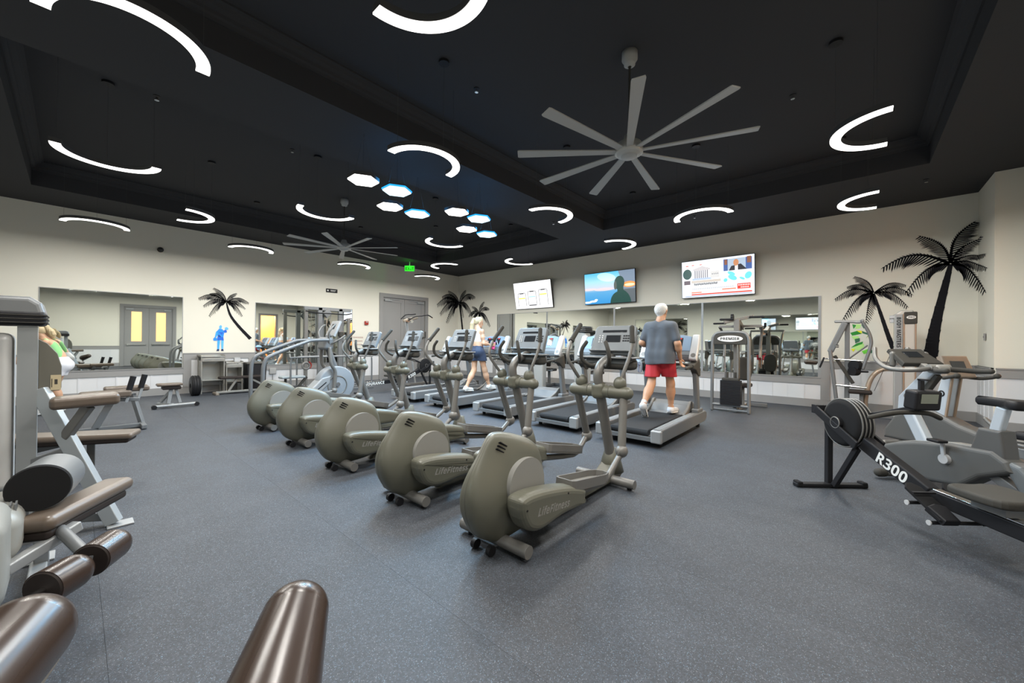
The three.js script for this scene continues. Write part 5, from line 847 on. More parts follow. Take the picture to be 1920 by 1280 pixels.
// padded bench with upright grips
{
  const o = thing('grip_bench', 'two-pad exercise bench with two upright black hand grips', 'bench', [0.4, 0, -8.2]);
  mesh('pad', rbox(0.52, 0.10, 0.30, 0.03, -0.10, 0.55, 0.12, 0, 0, 0.02), padVinyl, o);
  mesh('pad', rbox(0.50, 0.08, 0.26, 0.03, 0.14, 0.585, -0.24), padVinyl, o);
  for (const [x, z] of [[0.135, 0.2], [0.285, -0.1]]) { const h = mesh('grip_post', beam([x - 0.03, 0.42, z], [x + 0.02, 0.62, z], 0.03, 0.035), silverLight, o); mesh('grip', cyl([x, 0.6, z], [x + 0.045, 0.80, z], 0.034, 0.036), black, h); }
  mesh('frame', [beam([0.25, 0.45, 0.15], [-0.3, 0.48, 0.05], 0.05, 0.05), beam([-0.2, 0.05, 0], [0.0, 0.52, 0], 0.07, 0.08), beam([-0.5, 0.04, -0.25], [-0.5, 0.04, 0.25], 0.06, 0.06), beam([0.3, 0.04, -0.3], [0.3, 0.04, 0.25], 0.06, 0.06), beam([-0.5, 0.04, 0], [0.3, 0.04, 0], 0.07, 0.06), beam([0.3, 0.05, -0.1], [0.2, 0.5, -0.2], 0.06, 0.06)], silver, o);
}
// flat bench behind the near machine
{
  const o = thing('flat_bench', 'flat brown bench with dark post behind the near weight machine', 'bench', [0.05, 0, -5.4]);
  mesh('pad', rbox(0.86, 0.055, 0.26, 0.025, -0.05, 0.46, 0.08, 0, -0.35, -0.04), padVinyl, o); mesh('pad_base', rbox(0.80, 0.05, 0.22, 0.02, -0.05, 0.42, 0.08, 0, -0.35, -0.04), padDark, o);
  mesh('post', beam([0.06, 0.0, -0.05], [0.06, 0.47, -0.05], 0.055, 0.055), darkSteel, o);
  mesh('frame', [beam([-0.5, 0.3, -0.15], [0.06, 0.42, -0.05], 0.05, 0.06), beam([-0.4, 0.04, -0.3], [-0.35, 0.4, 0.0], 0.06, 0.06), beam([-0.6, 0.04, -0.3], [0.1, 0.04, -0.05], 0.07, 0.06), beam([-0.5, 0.22, -0.1], [-0.1, 0.26, 0.0], 0.05, 0.06)], silver, o);
}

// ---------- near left: weight machine with capped column ----------
{
  const o = thing('column_weight_machine', 'silver weight machine with capped column, curved shield and slanted leg', 'weight machine', [-0.2, 0, -4.25]);
  mesh('top_cap', [prism([[-0.34, 0.0], [-0.34, 0.115], [-0.3, 0.165], [0.0, 0.17], [0.05, 0.13], [0.065, 0.07], [0.065, 0.0]], 0.34, 0.03).translate(0, 1.46, -0.05)], silver, o);
  const band = mesh('cap_band', rbox(0.42, 0.10, 0.36, 0.03, -0.14, 1.485, -0.05), black, o);
  mesh('band_rib', [0, 1, 2].map(i => rbox(0.43, 0.006, 0.37, 0.002, -0.14, 1.455 + i * 0.025, -0.05)), gripRubber, band);
  mesh('column', bx(-0.055, 0.032, 0.03, 1.45, -0.02, 0.08), M(new THREE.Color().setRGB(0.30, 0.315, 0.32), 0.35, 0.35), o);
  mesh('stack_shroud', rbox(0.30, 1.05, 0.24, 0.05, -0.22, 0.86, -0.04), M(new THREE.Color().setRGB(0.47, 0.47, 0.46), 0.4, 0.1), o);
  const sh = mesh('shield', prism([[0.0, 0.0], [0.095, 0.0], [0.105, 0.02], [0.105, 0.17], [0.085, 0.26], [0.04, 0.33], [0.0, 0.36]], 0.02, 0.004).translate(0.035, 0.985, 0.05), M(new THREE.Color().setRGB(0.11, 0.105, 0.085), 0.5), o);
  mesh('instruction_label', bx(0.09, 0.138, 0.99, 1.095, 0.06, 0.0625), M(new THREE.Color().setRGB(0.45, 0.38, 0.24), 0.6), sh);
  mesh('label_print', [bx(0.094, 0.098, 1.01, 1.07, 0.0625, 0.0632), bx(0.108, 0.122, 1.03, 1.065, 0.0625, 0.0632)], gripRubber, sh);
  mesh('slanted_leg', beam([0.04, 1.0, 0.05], [0.40, 0.02, 0.24], 0.06, 0.085, 0.006), M(new THREE.Color().setRGB(0.40, 0.43, 0.45), 0.35, 0.35), o);
  mesh('foot_plate', rbox(0.14, 0.012, 0.12, 0.004, 0.43, 0.006, 0.25), silverLight, o);
  mesh('arm_strut', beam([0.16, 0.66, 0.12], [0.27, 0.88, 0.22], 0.05, 0.06), pewter, o);
  mesh('cross_brace', beam([-0.02, 0.50, 0.05], [0.20, 0.585, 0.14], 0.035, 0.04), silver, o); mesh('cross_brace', beam([0.0, 0.10, 0.0], [0.40, 0.06, 0.2], 0.05, 0.06), silver, o);
  mesh('arm_pad', rbox(0.33, 0.08, 0.17, 0.028, 0.255, 0.92, 0.24, 0, 0, 0.03), padVinyl, o);
  mesh('base_frame', [bx(-0.5, 0.1, 0, 0.07, -0.08, 0.06), bx(-0.06, 0.03, 0, 0.07, -0.5, 0.2)], silver, o);
}
// ---------- near left: leg machine with roller pads ----------
{
  const o = thing('leg_machine', 'leg machine with black-ended roller and brown vinyl roller pads', 'weight machine', [0, 0, -2.9]);
  const drum = mesh('thigh_roller', cyl([-0.11, 0.615, -0.10], [-0.065, 0.60, -0.40], 0.112, 0.112, 36), M(new THREE.Color().setRGB(0.17, 0.18, 0.19), 0.35, 0.2), o);
  mesh('roller_end', cyl([-0.1105, 0.6155, -0.10], [-0.112, 0.616, -0.086], 0.111, 0.106, 36), blackMatte, drum);
  mesh('seat_pad', rbox(0.16, 0.075, 0.66, 0.036, 0.03, 0.46, -0.26, -0.03, -0.52, 0), padVinyl, o);
  mesh('pad_base', rbox(0.13, 0.05, 0.60, 0.02, 0.02, 0.405, -0.25, -0.03, -0.52, 0), padDark, o);
  mesh('body_shroud', [rbox(0.30, 0.42, 0.42, 0.09, -0.33, 0.42, 0.15), rbox(0.22, 0.24, 0.5, 0.08, -0.26, 0.46, -0.12)], M(new THREE.Color().setRGB(0.28, 0.28, 0.26), 0.45, 0.1), o);
  mesh('vent_fin', [0, 1, 2, 3].map(i => box(0.006, 0.05, 0.07, -0.175 - i * 0.016, 0.56, -0.02)), silver, o);
  mesh('support_frame', [beam([-0.2, 0.33, 0.12], [0.02, 0.40, -0.06], 0.05, 0.05), beam([-0.12, 0.02, -0.70], [-0.12, 0.4, -0.6], 0.06, 0.08), beam([-0.13, 0.02, -0.85], [-0.13, 0.02, 0.2], 0.07, 0.04)], silverLight, o);
  mesh('foot_plate', rbox(0.16, 0.012, 0.14, 0.004, -0.15, 0.006, -0.82), silverLight, o);
  mesh('roller_bar', [cyl([-0.04, 0.41, -0.02], [0.06, 0.36, 0.36], 0.024)], silver, o);
  const rp = (a, b, r) => { const q = mesh('roller_pad', [cyl(a, b, r, r, 32), ball(b, r, 1, 1, 1, 28, 16)], brownVinyl, o), d = V(...a).sub(V(...b)).normalize(); mesh('roller_end', cyl(a, V(...a).addScaledVector(d, 0.006).toArray(), r * 0.96, r * 0.9, 32), padDark, q); return q; };
  rp([0.055, 0.36, 0.35], [0.125, 0.36, 0.24], 0.072); rp([-0.075, 0.36, 0.51], [-0.005, 0.36, 0.43], 0.072);
  mesh('roller_axle', cyl([-0.12, 0.36, 0.58], [0.15, 0.36, 0.2], 0.014), chrome, o);
}
// ---------- nearest: two long vinyl pads of machines at the viewer's feet ----------
{
  const o = thing('vinyl_pad_machine', 'large brown vinyl bolster pad of the machine at the left corner', 'exercise pad', [0, 0, 0]);
  mesh('bolster', [cap([-0.20, 0.575, -1.28], [-0.085, 0.60, -1.55], 0.098, 36)], brownVinyl, o);
  mesh('pad_board', beam([-0.19, 0.50, -1.25], [-0.085, 0.515, -1.58], 0.14, 0.018, 0.005), padTan, o);
  mesh('pad_post', [beam([-0.14, 0.02, -1.3], [-0.12, 0.5, -1.36], 0.06, 0.06), beam([-0.35, 0.03, -1.3], [0.0, 0.03, -1.3], 0.08, 0.06)], silver, o);
  const q = thing('vinyl_pad_machine', 'upright rounded brown vinyl pad standing alone on the open floor', 'exercise pad', [0, 0, 0]);
  mesh('bolster', [cyl([0.235, 0.55, -0.86], [0.387, 0.632, -1.09], 0.108, 0.08, 40), ball([0.387, 0.632, -1.09], 0.08, 1, 1, 1, 36, 24), ball([0.235, 0.55, -0.86], 0.108, 1, 1, 1, 36, 24)], brownVinyl, q);
  mesh('pad_post', [beam([0.23, 0.02, -0.80], [0.23, 0.5, -0.82], 0.05, 0.05), beam([0.05, 0.03, -0.78], [0.4, 0.03, -0.82], 0.07, 0.05)], silver, q);
}

// ---------- people: distance fields meshed with surface nets ----------
function nets(f, lo, hi, c) {
  const n = [0, 1, 2].map(k => Math.ceil((hi[k] - lo[k]) / c) + 1), [nx, ny, nz] = n, val = new Float32Array(nx * ny * nz), id = (i, j, k) => (k * ny + j) * nx + i;
  for (let k = 0; k < nz; k++) for (let j = 0; j < ny; j++) for (let i = 0; i < nx; i++) val[id(i, j, k)] = f(lo[0] + i * c, lo[1] + j * c, lo[2] + k * c);
  const vid = new Int32Array(nx * ny * nz).fill(-1), pos = [], nor = [], idx = [], E = [[0, 1], [2, 3], [4, 5], [6, 7], [0, 2], [1, 3], [4, 6], [5, 7], [0, 4], [1, 5], [2, 6], [3, 7]], O = [...Array(8).keys()].map(q => [q & 1, (q >> 1) & 1, q >> 2]);
  for (let k = 0; k < nz - 1; k++) for (let j = 0; j < ny - 1; j++) for (let i = 0; i < nx - 1; i++) {
    const v = O.map(o => val[id(i + o[0], j + o[1], k + o[2])]); let m = 0; for (const x of v) if (x < 0) m++;
    if (m === 0 || m === 8) continue;
    let s = [0, 0, 0], w = 0;
    for (const [a, b] of E) if ((v[a] < 0) !== (v[b] < 0)) { const t = v[a] / (v[a] - v[b]); for (let q = 0; q < 3; q++) s[q] += O[a][q] + t * (O[b][q] - O[a][q]); w++; }
    const p = [lo[0] + (i + s[0] / w) * c, lo[1] + (j + s[1] / w) * c, lo[2] + (k + s[2] / w) * c], e = c * 0.6;
    const g = V(f(p[0] + e, p[1], p[2]) - f(p[0] - e, p[1], p[2]), f(p[0], p[1] + e, p[2]) - f(p[0], p[1] - e, p[2]), f(p[0], p[1], p[2] + e) - f(p[0], p[1], p[2] - e)).normalize();
    vid[id(i, j, k)] = pos.length / 3; pos.push(...p); nor.push(g.x, g.y, g.z);
  }
  const quad = (a, b, d, e, flip) => { if (a < 0 || b < 0 || d < 0 || e < 0) return; flip ? idx.push(a, b, d, a, d, e) : idx.push(a, d, b, a, e, d); };
  for (let k = 1; k < nz - 1; k++) for (let j = 1; j < ny - 1; j++) for (let i = 1; i < nx - 1; i++) {
    const a = val[id(i, j, k)] < 0;
    if (a !== val[id(i + 1, j, k)] < 0) quad(vid[id(i, j, k)], vid[id(i, j - 1, k)], vid[id(i, j - 1, k - 1)], vid[id(i, j, k - 1)], a);
    if (a !== val[id(i, j + 1, k)] < 0) quad(vid[id(i, j, k)], vid[id(i, j, k - 1)], vid[id(i - 1, j, k - 1)], vid[id(i - 1, j, k)], a);
    if (a !== val[id(i, j, k + 1)] < 0) quad(vid[id(i, j, k)], vid[id(i - 1, j, k)], vid[id(i - 1, j - 1, k)], vid[id(i, j - 1, k)], a);
  }
  const g = new THREE.BufferGeometry(); g.setAttribute('position', new THREE.Float32BufferAttribute(pos, 3)); g.setAttribute('normal', new THREE.Float32BufferAttribute(nor, 3)); g.setIndex(idx); return clean(g);
}
function capsuleD(b, x, y, z) {                                        // tapered capsule: [ax,ay,az, bx,by,bz, ra, rb]
  const dx = b[3] - b[0], dy = b[4] - b[1], dz = b[5] - b[2], px = x - b[0], py = y - b[1], pz = z - b[2];
  let t = (px * dx + py * dy + pz * dz) / (dx * dx + dy * dy + dz * dz + 1e-9); t = t < 0 ? 0 : t > 1 ? 1 : t;
  const qx = px - t * dx, qy = py - t * dy, qz = pz - t * dz;
  return Math.sqrt(qx * qx + qy * qy + qz * qz) - (b[6] + t * (b[7] - b[6]));
}
const field = (bones, k) => (x, y, z) => { let d = 1e3; for (const b of bones) { const e = capsuleD(b, x, y, z), h = Math.max(k - Math.abs(d - e), 0) / k; d = Math.min(d, e) - h * h * k * 0.25; } return d; };
const boxOf = (bones, pad) => { const lo = [9, 9, 9], hi = [-9, -9, -9]; for (const b of bones) for (let q = 0; q < 3; q++) { const r = Math.max(b[6], b[7]) + pad; lo[q] = Math.min(lo[q], b[q] - r, b[q + 3] - r); hi[q] = Math.max(hi[q], b[q] + r, b[q + 3] + r); } return [lo, hi]; };
const B = (a, b, ra, rb = ra) => [...a, ...b, ra, rb];
function grown(bones, k, cell, extra) { const f0 = field(bones, k), f = extra ? (x, y, z) => extra(f0(x, y, z), x, y, z) : f0, [lo, hi] = boxOf(bones, 0.03); return nets(f, lo, hi, cell); }
function handBones(w, dir, side, curl) {                               // w wrist, dir unit vector along the hand, side unit vector across the palm (thumb side)
  const d = V(...dir).normalize(), s = V(...side).normalize(), n = d.clone().cross(s), P = (a, b, c) => V(...w).addScaledVector(d, a).addScaledVector(s, b).addScaledVector(n, c).toArray(), out = [];
  out.push(B(P(-0.03, 0, 0), P(0.03, 0, 0), 0.026, 0.022), B(P(0.03, 0.02, 0), P(0.085, 0.026, 0), 0.016, 0.013), B(P(0.03, -0.02, 0), P(0.08, -0.028, 0), 0.016, 0.012), B(P(0.03, 0, 0), P(0.085, 0, 0), 0.017, 0.013));
  [[0.027, 0.066], [0.009, 0.075], [-0.009, 0.07], [-0.027, 0.055]].forEach(([o, L]) => { const a = P(0.085, o, 0), q = P(0.085 + L * 0.45 * Math.cos(curl), o, L * 0.45 * Math.sin(curl)), e = P(0.085 + L * 0.45 * Math.cos(curl) + L * 0.5 * Math.cos(curl * 2.4), o, L * 0.45 * Math.sin(curl) + L * 0.5 * Math.sin(curl * 2.4)); out.push(B(a, q, 0.0092, 0.0085), B(q, e, 0.0085, 0.0068)); });
  out.push(B(P(0.02, 0.025, 0.005), P(0.05, 0.055, 0.018), 0.0125, 0.010), B(P(0.05, 0.055, 0.018), P(0.078, 0.058, 0.03), 0.010, 0.0075));
  return out;
}
function person(label, pos, turn, s) {
  const o = thing('person', label, 'person', pos, turn);
  const J = s.joints, skin = s.skin, g = [];
  const body = [];
  for (const z of [-1, 1]) {
    const h = J.hip(z), kn = z > 0 ? J.kneeR : J.kneeL, an = z > 0 ? J.ankleR : J.ankleL, toe = z > 0 ? J.toeR : J.toeL;
    const mid = (a, b, t) => a.map((v, i) => v + (b[i] - v) * t);
    body.push(B(h, kn, s.r.thigh, s.r.knee), B(kn, mid(kn, an, 0.35), s.r.knee * 0.95, s.r.calf), B(mid(kn, an, 0.35), an, s.r.calf, s.r.ankle), B(mid(kn, an, 0.12), mid(kn, an, 0.5).map((v, i) => v + [-0.016, 0, 0][i]), s.r.calf * 0.75, s.r.calf * 0.72), B(an, toe, s.r.ankle, 0.03));
    const sh = z > 0 ? J.shR : J.shL, el = z > 0 ? J.elR : J.elL, wr = z > 0 ? J.wrR : J.wrL;
    body.push(B(sh, mid(sh, el, 0.5), s.r.upper, s.r.upper * 0.92), B(mid(sh, el, 0.5), el, s.r.upper * 0.92, s.r.elbow), B(el, mid(el, wr, 0.3), s.r.elbow, s.r.fore), B(mid(el, wr, 0.3), wr, s.r.fore, s.r.wrist), B(mid(J.chest, sh, 0.3), sh, 0.06, s.r.upper * 1.08));
    body.push(B([J.pelvis[0], J.pelvis[1], z * s.r.hipw], [J.waist[0], J.waist[1], z * s.r.waistw], s.r.pelvis, s.r.waist), B([J.waist[0], J.waist[1], z * s.r.waistw], [J.chest[0], J.chest[1], z * s.r.chestw], s.r.waist, s.r.chest), B([J.pelvis[0] - 0.045, J.pelvis[1] - 0.05, z * 0.075], h, s.r.glute, s.r.thigh * 0.95));
  }
  body.push(B(J.chest, J.neck, 0.085, 0.06), B(J.neck, J.head, s.r.neck, s.r.neck));
  g.push(grown(body, 0.05, 0.0125));
  // head with face
  const hd = V(...J.head), fw = V(...s.look).normalize(), rt = V(-fw.z, 0, fw.x).normalize(), up = rt.clone().cross(fw), k = s.headSize, L = (x, y, z) => hd.clone().addScaledVector(fw, x * k).addScaledVector(up, y * k).addScaledVector(rt, z * k).toArray();
  const head = [B(L(-0.025, 0.045, 0), L(0.012, 0.05, 0), 0.083 * k, 0.08 * k), B(L(0.03, 0.0, 0), L(0.035, -0.055, 0), 0.062 * k, 0.052 * k), B(L(0.045, -0.085, 0), L(0.06, -0.09, 0), 0.032 * k, 0.026 * k), B(L(-0.01, -0.02, 0.0), L(-0.03, -0.12, 0), 0.055 * k, 0.052 * k), B(L(0.088, 0.01, 0), L(0.108, -0.025, 0), 0.010 * k, 0.014 * k), B(L(0.086, -0.055, -0.015), L(0.086, -0.055, 0.015), 0.010 * k, 0.010 * k), B(L(0.075, 0.028, -0.04), L(0.075, 0.028, 0.04), 0.013 * k, 0.013 * k),
    ...[-1, 1].map(z => B(L(-0.005, 0.015, z * 0.083), L(-0.012, -0.03, z * 0.078), 0.016 * k, 0.011 * k))];
  g.push(grown(head, 0.018, 0.005));
  for (const z of [-1, 1]) { const h = s.hands[z > 0 ? 1 : 0]; g.push(grown(handBones(z > 0 ? J.wrR : J.wrL, h.dir, h.side, h.curl), 0.010, 0.004)); }
  const bodyMesh = mesh('body', g, skin, o);
  const eyes = mesh('eyes', [-1, 1].map(z => ball(L(0.074, 0.01, z * 0.031), 0.0125 * k, 1, 1, 1, 10, 8)), M(0xe9e4dc, 0.3), o);
  mesh('pupils', [-1, 1].map(z => ball(L(0.084, 0.01, z * 0.031), 0.0055 * k, 1, 1, 1, 8, 6)), black, eyes);
  // hair
  const hair = s.hair(L, k); mesh('hair', hair.map(h => grown(h.bones, h.k, h.cell || 0.006, h.cut)), s.hairMat, o);
  return { o, L };
}
function shoe(o, an, toe, mat, flexUp) {                                // from ankle joint to toe joint
  const heel = [an[0] - (toe[0] - an[0]) * 0.32, an[1] - (toe[1] - an[1]) * 0.32 - 0.045, an[2] - (toe[2] - an[2]) * 0.32];
  const up = mesh('shoe', grown([B([an[0], an[1] + 0.0, an[2]], [heel[0] * 0.6 + an[0] * 0.4, heel[1], an[2]], 0.05, 0.046), B([an[0], an[1] - 0.03, an[2]], toe, 0.05, 0.043)], 0.03, 0.008), mat, o);
  const sole = M(0xd8d8d6, 0.6); const a = V(heel[0], heel[1] - 0.03, heel[2]), b = V(toe[0], toe[1] - 0.028, toe[2]);
  mesh('sole', beam(a.toArray(), b.clone().add(b.clone().sub(a).normalize().multiplyScalar(0.04)).toArray(), 0.092, 0.024, 0.011), sole, up);
  mesh('tread', beam(a.clone().add(V(0, -0.013, 0)).toArray(), b.clone().add(V(0, -0.013, 0)).toArray(), 0.075, 0.008, 0.003), blackMatte, up);
}
const cutBelow = y0 => (d, x, y) => Math.max(d, y0 - y);
const skinTan = M(new THREE.Color().setRGB(0.46, 0.25, 0.15), 0.5), skinFair = M(new THREE.Color().setRGB(0.55, 0.32, 0.20), 0.5);
// man walking on the first treadmill, seen from behind
{
  const J = { pelvis: [0, 0.93, 0], waist: [0.0, 1.08, 0], chest: [0.01, 1.33, 0], neck: [0.0, 1.47, 0], head: [0.035, 1.615, 0.0], hip: z => [0.0, 0.90, z * 0.095], kneeR: [0.17, 0.50, 0.10], ankleR: [0.20, 0.095, 0.10], toeR: [0.37, 0.05, 0.12], kneeL: [-0.10, 0.49, -0.10], ankleL: [-0.41, 0.19, -0.10], toeL: [-0.315, 0.055, -0.11], shR: [-0.01, 1.385, 0.185], elR: [-0.045, 1.12, 0.275], wrR: [0.085, 0.885, 0.275], shL: [-0.01, 1.385, -0.185], elL: [-0.08, 1.13, -0.265], wrL: [0.17, 1.06, -0.245] };
  const r = { thigh: 0.083, knee: 0.056, calf: 0.058, ankle: 0.036, upper: 0.05, elbow: 0.04, fore: 0.042, wrist: 0.027, pelvis: 0.115, waist: 0.118, chest: 0.115, hipw: 0.055, waistw: 0.06, chestw: 0.075, glute: 0.1, neck: 0.06 };
  const { o } = person('man in grey t-shirt and red shorts walking on a treadmill', [6.09, 0.237, -2.27], 0, { joints: J, r, skin: skinTan, headSize: 1.02, look: [1, 0.02, 0.18], hands: [{ dir: [0.9, -0.3, 0.1], side: [0, 0.5, 0.5], curl: 0.7 }, { dir: [0.35, -1, 0.03], side: [0.9, 0.35, 0], curl: 0.45 }],
    hairMat: M(new THREE.Color().setRGB(0.55, 0.54, 0.52), 0.8), hair: (L, k) => [{ bones: [B(L(-0.03, 0.045, 0), L(0.005, 0.055, 0), 0.091 * k, 0.085 * k), B(L(-0.04, 0.0, 0), L(-0.035, -0.045, 0), 0.07 * k, 0.052 * k)], k: 0.03, cut: (d, x, y, z) => Math.max(d + 0.0022 * Math.sin(x * 170) * Math.sin(y * 150) * Math.sin(z * 190), ...[0.55 * (x - L(0.05, 0, 0)[0]) - 0.5 * (y - L(0, 0.06, 0)[1]) - 0.0]) }] });
  const shirt = M(new THREE.Color().setRGB(0.085, 0.098, 0.118), 0.85), fold = (d, x, y, z) => d - 0.004 * Math.sin(z * 46 + y * 7 + 1.5 * Math.sin(y * 9)) * (y < 1.36 ? 1 : 0.3);
  const sb = []; for (const z of [-1, 1]) { sb.push(B([-0.025, 0.84, z * 0.08], [-0.015, 0.95, z * 0.08], 0.15, 0.148), B([-0.015, 0.95, z * 0.078], [0, 1.1, z * 0.075], 0.146, 0.136), B([0, 1.1, z * 0.075], [0.005, 1.35, z * 0.085], 0.136, 0.128), B([-0.005, 1.35, z * 0.07], z > 0 ? J.shR : J.shL, 0.095, 0.062)); const a = z > 0 ? J.shR : J.shL, e = z > 0 ? J.elR : J.elL; sb.push(B(a, a.map((v, i) => v + (e[i] - v) * 0.72), 0.068, 0.064)); }
  sb.push(B([0, 1.38, 0], [0, 1.465, 0], 0.085, 0.062));
  mesh('t_shirt', grown(sb, 0.05, 0.0105, (d, x, y, z) => Math.max(fold(d, x, y, z), 0.80 + 0.012 * Math.sin(z * 9) - y)), shirt, o);
  const red = M(new THREE.Color().setRGB(0.42, 0.018, 0.03), 0.7), cl = []; for (const z of [-1, 1]) { const kn = z > 0 ? J.kneeR : J.kneeL, h = J.hip(z); cl.push(B([-0.03, 0.88, z * 0.075], h, 0.128, 0.118), B(h, h.map((v, i) => v + (kn[i] - v) * 0.8), 0.12, 0.114)); }
  mesh('shorts', grown(cl, 0.035, 0.0105, (d, x, y, z) => Math.max(d - 0.0035 * Math.sin(z * 60 + x * 30), 0.60 - y, y - 0.96)), red, o);
  const white = M(new THREE.Color().setRGB(0.60, 0.61, 0.64), 0.6); shoe(o, J.ankleR, J.toeR, white); shoe(o, J.ankleL, J.toeL, white);
  mesh('sock', [cyl([J.ankleR[0], 0.11, J.ankleR[2]], [J.ankleR[0] - 0.004, 0.165, J.ankleR[2]], 0.044, 0.042)], white, o); mesh('sock', [cyl(J.ankleL, [J.ankleL[0] + 0.05, J.ankleL[1] + 0.06, J.ankleL[2]], 0.044, 0.042)], white, o);
}
// woman walking on the fourth treadmill, blonde ponytail
const blonde = M(new THREE.Color().setRGB(0.47, 0.37, 0.22), 0.65);
const ponytail = (len, drop) => (L, k) => [{ bones: [B(L(-0.03, 0.045, 0), L(0.008, 0.06, 0), 0.089 * k, 0.083 * k), B(L(-0.05, 0.02, 0), L(-0.06, -0.01, 0), 0.06 * k, 0.045 * k)], k: 0.03, cut: (d, x, y, z) => { const a = V(x, y, z).sub(V(...L(0, 0, 0))), f = V(...L(1, 0, 0)).sub(V(...L(0, 0, 0))).normalize(), u = V(...L(0, 1, 0)).sub(V(...L(0, 0, 0))).normalize(), fx = a.dot(f) / k, uy = a.dot(u) / k; return Math.max(d, 0.8 * (fx - 0.055) - 0.6 * (uy - 0.065), -(uy + 0.045)); } },
  { bones: [B(L(-0.10, 0.07, 0), L(-0.13, 0.06, 0), 0.026, 0.032), B(L(-0.13, 0.06, 0), L(-0.155, -0.04, 0), 0.034, 0.042), B(L(-0.155, -0.04, 0), L(-0.15 - drop * 0.3, -len * 0.6, 0), 0.042, 0.036), B(L(-0.15 - drop * 0.3, -len * 0.6, 0), L(-0.13 - drop, -len, 0.01), 0.036, 0.012)], k: 0.025, cell: 0.007, cut: (d, x, y, z) => d + 0.003 * Math.sin(z * 210 + x * 120) }];
const wr_ = { thigh: 0.082, knee: 0.052, calf: 0.052, ankle: 0.032, upper: 0.038, elbow: 0.032, fore: 0.034, wrist: 0.022, pelvis: 0.105, waist: 0.088, chest: 0.092, hipw: 0.065, waistw: 0.045, chestw: 0.06, glute: 0.1, neck: 0.045 };
{
  const J = { pelvis: [0, 0.93, 0], waist: [0.0, 1.07, 0], chest: [0.01, 1.29, 0], neck: [0.0, 1.42, 0], head: [0.03, 1.555, 0], hip: z => [0.0, 0.90, z * 0.09], kneeR: [0.14, 0.50, 0.09], ankleR: [0.27, 0.13, 0.09], toeR: [0.41, 0.09, 0.10], kneeL: [-0.02, 0.49, -0.09], ankleL: [-0.24, 0.10, -0.09], toeL: [-0.08, 0.05, -0.10], shR: [0.0, 1.36, 0.165], elR: [0.02, 1.09, 0.21], wrR: [0.25, 1.06, 0.17], shL: [0.0, 1.36, -0.165], elL: [0.04, 1.10, -0.21], wrL: [0.27, 1.10, -0.13] };
  const { o } = person('blonde woman with ponytail in white top and navy shorts on a treadmill', [6.02, 0.236, -6.36], -0.12, { joints: J, r: wr_, skin: skinFair, headSize: 0.97, look: [1, -0.12, 0.25], hands: [{ dir: [1, 0.05, 0.3], side: [0, 1, 0], curl: 0.8 }, { dir: [1, 0.12, -0.2], side: [0, 1, 0], curl: 0.9 }], hairMat: blonde, hair: ponytail(0.34, 0.02) });
  const top = M(new THREE.Color().setRGB(0.66, 0.65, 0.64), 0.75), tb = []; for (const z of [-1, 1]) { tb.push(B([0.005, 1.14, z * 0.05], [0.012, 1.28, z * 0.062], 0.1, 0.104), B([0.05, 1.25, z * 0.07], [0.055, 1.24, z * 0.07], 0.07, 0.07), B([0.0, 1.30, z * 0.06], [-0.005, 1.405, z * 0.075], 0.06, 0.034)); }
  mesh('crop_top', grown(tb, 0.04, 0.009, (d, x, y, z) => Math.max(d, 1.125 - y)), top, o);
  const navy = M(new THREE.Color().setRGB(0.022, 0.035, 0.07), 0.75), cl = []; for (const z of [-1, 1]) { const kn = z > 0 ? J.kneeR : J.kneeL, h = J.hip(z); cl.push(B([-0.01, 0.98, z * 0.055], [-0.03, 0.90, z * 0.07], 0.108, 0.128), B(h, h.map((v, i) => v + (kn[i] - v) * 0.5), 0.115, 0.11)); }
  mesh('shorts', grown(cl, 0.035, 0.0095, (d, x, y, z) => Math.max(d - 0.003 * Math.sin(z * 55 + x * 40), 0.70 - y, y - 1.04)), navy, o);
  const white = M(new THREE.Color().setRGB(0.62, 0.61, 0.58), 0.6); shoe(o, J.ankleR, J.toeR, white); shoe(o, J.ankleL, J.toeL, white);
  const bt = thing('water_bottle', 'pink water bottle held by the woman on the treadmill', 'bottle', [6.355, 1.19, -6.20], 0);
  mesh('body', lathe([[0.0001, 0], [0.034, 0], [0.037, 0.02], [0.037, 0.14], [0.03, 0.17], [0.02, 0.18], [0.0001, 0.18]]), M(new THREE.Color().setRGB(0.75, 0.08, 0.28), 0.35), bt); mesh('cap', cyl([0, 0.18, 0], [0, 0.225, 0], 0.022), M(new THREE.Color().setRGB(0.78, 0.2, 0.4), 0.4), bt);
  bt.rotation.z = -0.25;
}
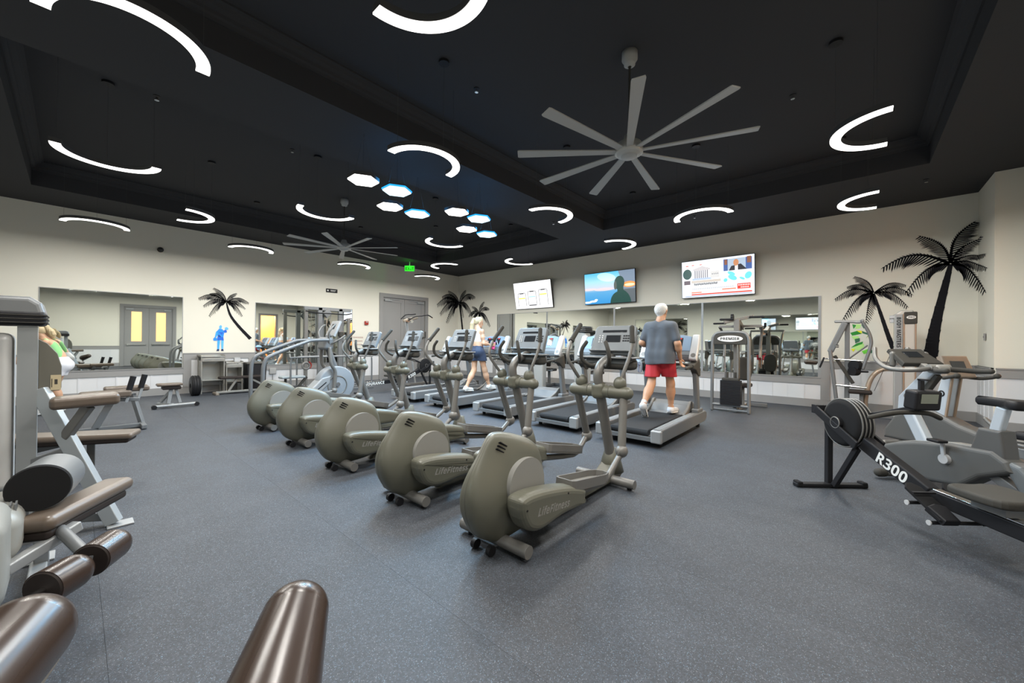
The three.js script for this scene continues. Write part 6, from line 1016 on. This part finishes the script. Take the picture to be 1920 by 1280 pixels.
// woman by the first mirror, leaning forward
{
  const J = { pelvis: [0, 0.90, 0], waist: [0.05, 1.04, 0], chest: [0.13, 1.22, 0], neck: [0.20, 1.33, 0], head: [0.275, 1.455, 0], hip: z => [0.0, 0.87, z * 0.09], kneeR: [0.08, 0.48, 0.10], ankleR: [0.02, 0.095, 0.11], toeR: [0.18, 0.05, 0.12], kneeL: [0.14, 0.48, -0.10], ankleL: [0.20, 0.095, -0.11], toeL: [0.36, 0.05, -0.12], shR: [0.16, 1.28, 0.16], elR: [0.22, 1.02, 0.20], wrR: [0.42, 0.95, 0.14], shL: [0.16, 1.28, -0.16], elL: [0.24, 1.03, -0.20], wrL: [0.44, 0.97, -0.14] };
  const { o } = person('blonde woman in green tank top and white shorts near the wall mirror', [-0.16, 0, -10.75], PI - 0.1, { joints: J, r: wr_, skin: skinFair, headSize: 0.97, look: [0.9, -0.35, 0.1], hands: [{ dir: [1, -0.2, 0.2], side: [0, 1, 0], curl: 0.6 }, { dir: [1, -0.2, -0.2], side: [0, 1, 0], curl: 0.6 }], hairMat: blonde, hair: ponytail(0.16, 0.02) });
  const tb = []; for (const z of [-1, 1]) tb.push(B([0.03, 0.98, z * 0.05], [0.13, 1.21, z * 0.062], 0.1, 0.103), B([0.14, 1.22, z * 0.06], [0.17, 1.315, z * 0.09], 0.07, 0.034));
  mesh('tank_top', grown(tb, 0.04, 0.010), M(new THREE.Color().setRGB(0.22, 0.52, 0.20), 0.75), o);
  const cl = []; for (const z of [-1, 1]) { const kn = z > 0 ? J.kneeR : J.kneeL, h = J.hip(z); cl.push(B([0.01, 0.96, z * 0.055], [-0.03, 0.87, z * 0.07], 0.108, 0.128), B(h, h.map((v, i) => v + (kn[i] - v) * 0.42), 0.112, 0.105)); }
  mesh('shorts', grown(cl, 0.035, 0.010, (d, x, y, z) => Math.max(d, 0.68 - y, y - 1.02)), M(new THREE.Color().setRGB(0.68, 0.68, 0.72), 0.7), o);
  const white = M(new THREE.Color().setRGB(0.62, 0.61, 0.58), 0.6); shoe(o, J.ankleR, J.toeR, white); shoe(o, J.ankleL, J.toeL, white);
}
// light blue towel hung over the treadmill rail beside the man
{
  const t = thing('towel', 'light blue towel bunched on the treadmill rail beside the man', 'towel', [6.14, 1.012, -2.69], 0);
  const g = new THREE.SphereGeometry(0.1, 40, 26), p = g.attributes.position; for (let i = 0; i < p.count; i++) { const x = p.getX(i), y = p.getY(i), z = p.getZ(i), k = 1 + 0.22 * Math.sin(x * 55 + y * 40) * Math.sin(z * 60 + y * 25); p.setXYZ(i, x * k * 1.25, Math.max(-0.005, y * k * 0.9) , z * k * 0.75); } g.computeVertexNormals();
  mesh('bunched_cloth', g, M(new THREE.Color().setRGB(0.34, 0.48, 0.66), 0.9), t);
  mesh('hanging_end', prism([[-0.08, 0.0], [0.08, 0.0], [0.085, -0.12], [0.03, -0.16], [-0.06, -0.13]], 0.014, 0.005, true).translate(0.01, 0.02, 0.062), M(new THREE.Color().setRGB(0.34, 0.48, 0.66), 0.9), t);
}

renderer.render(scene, camera);
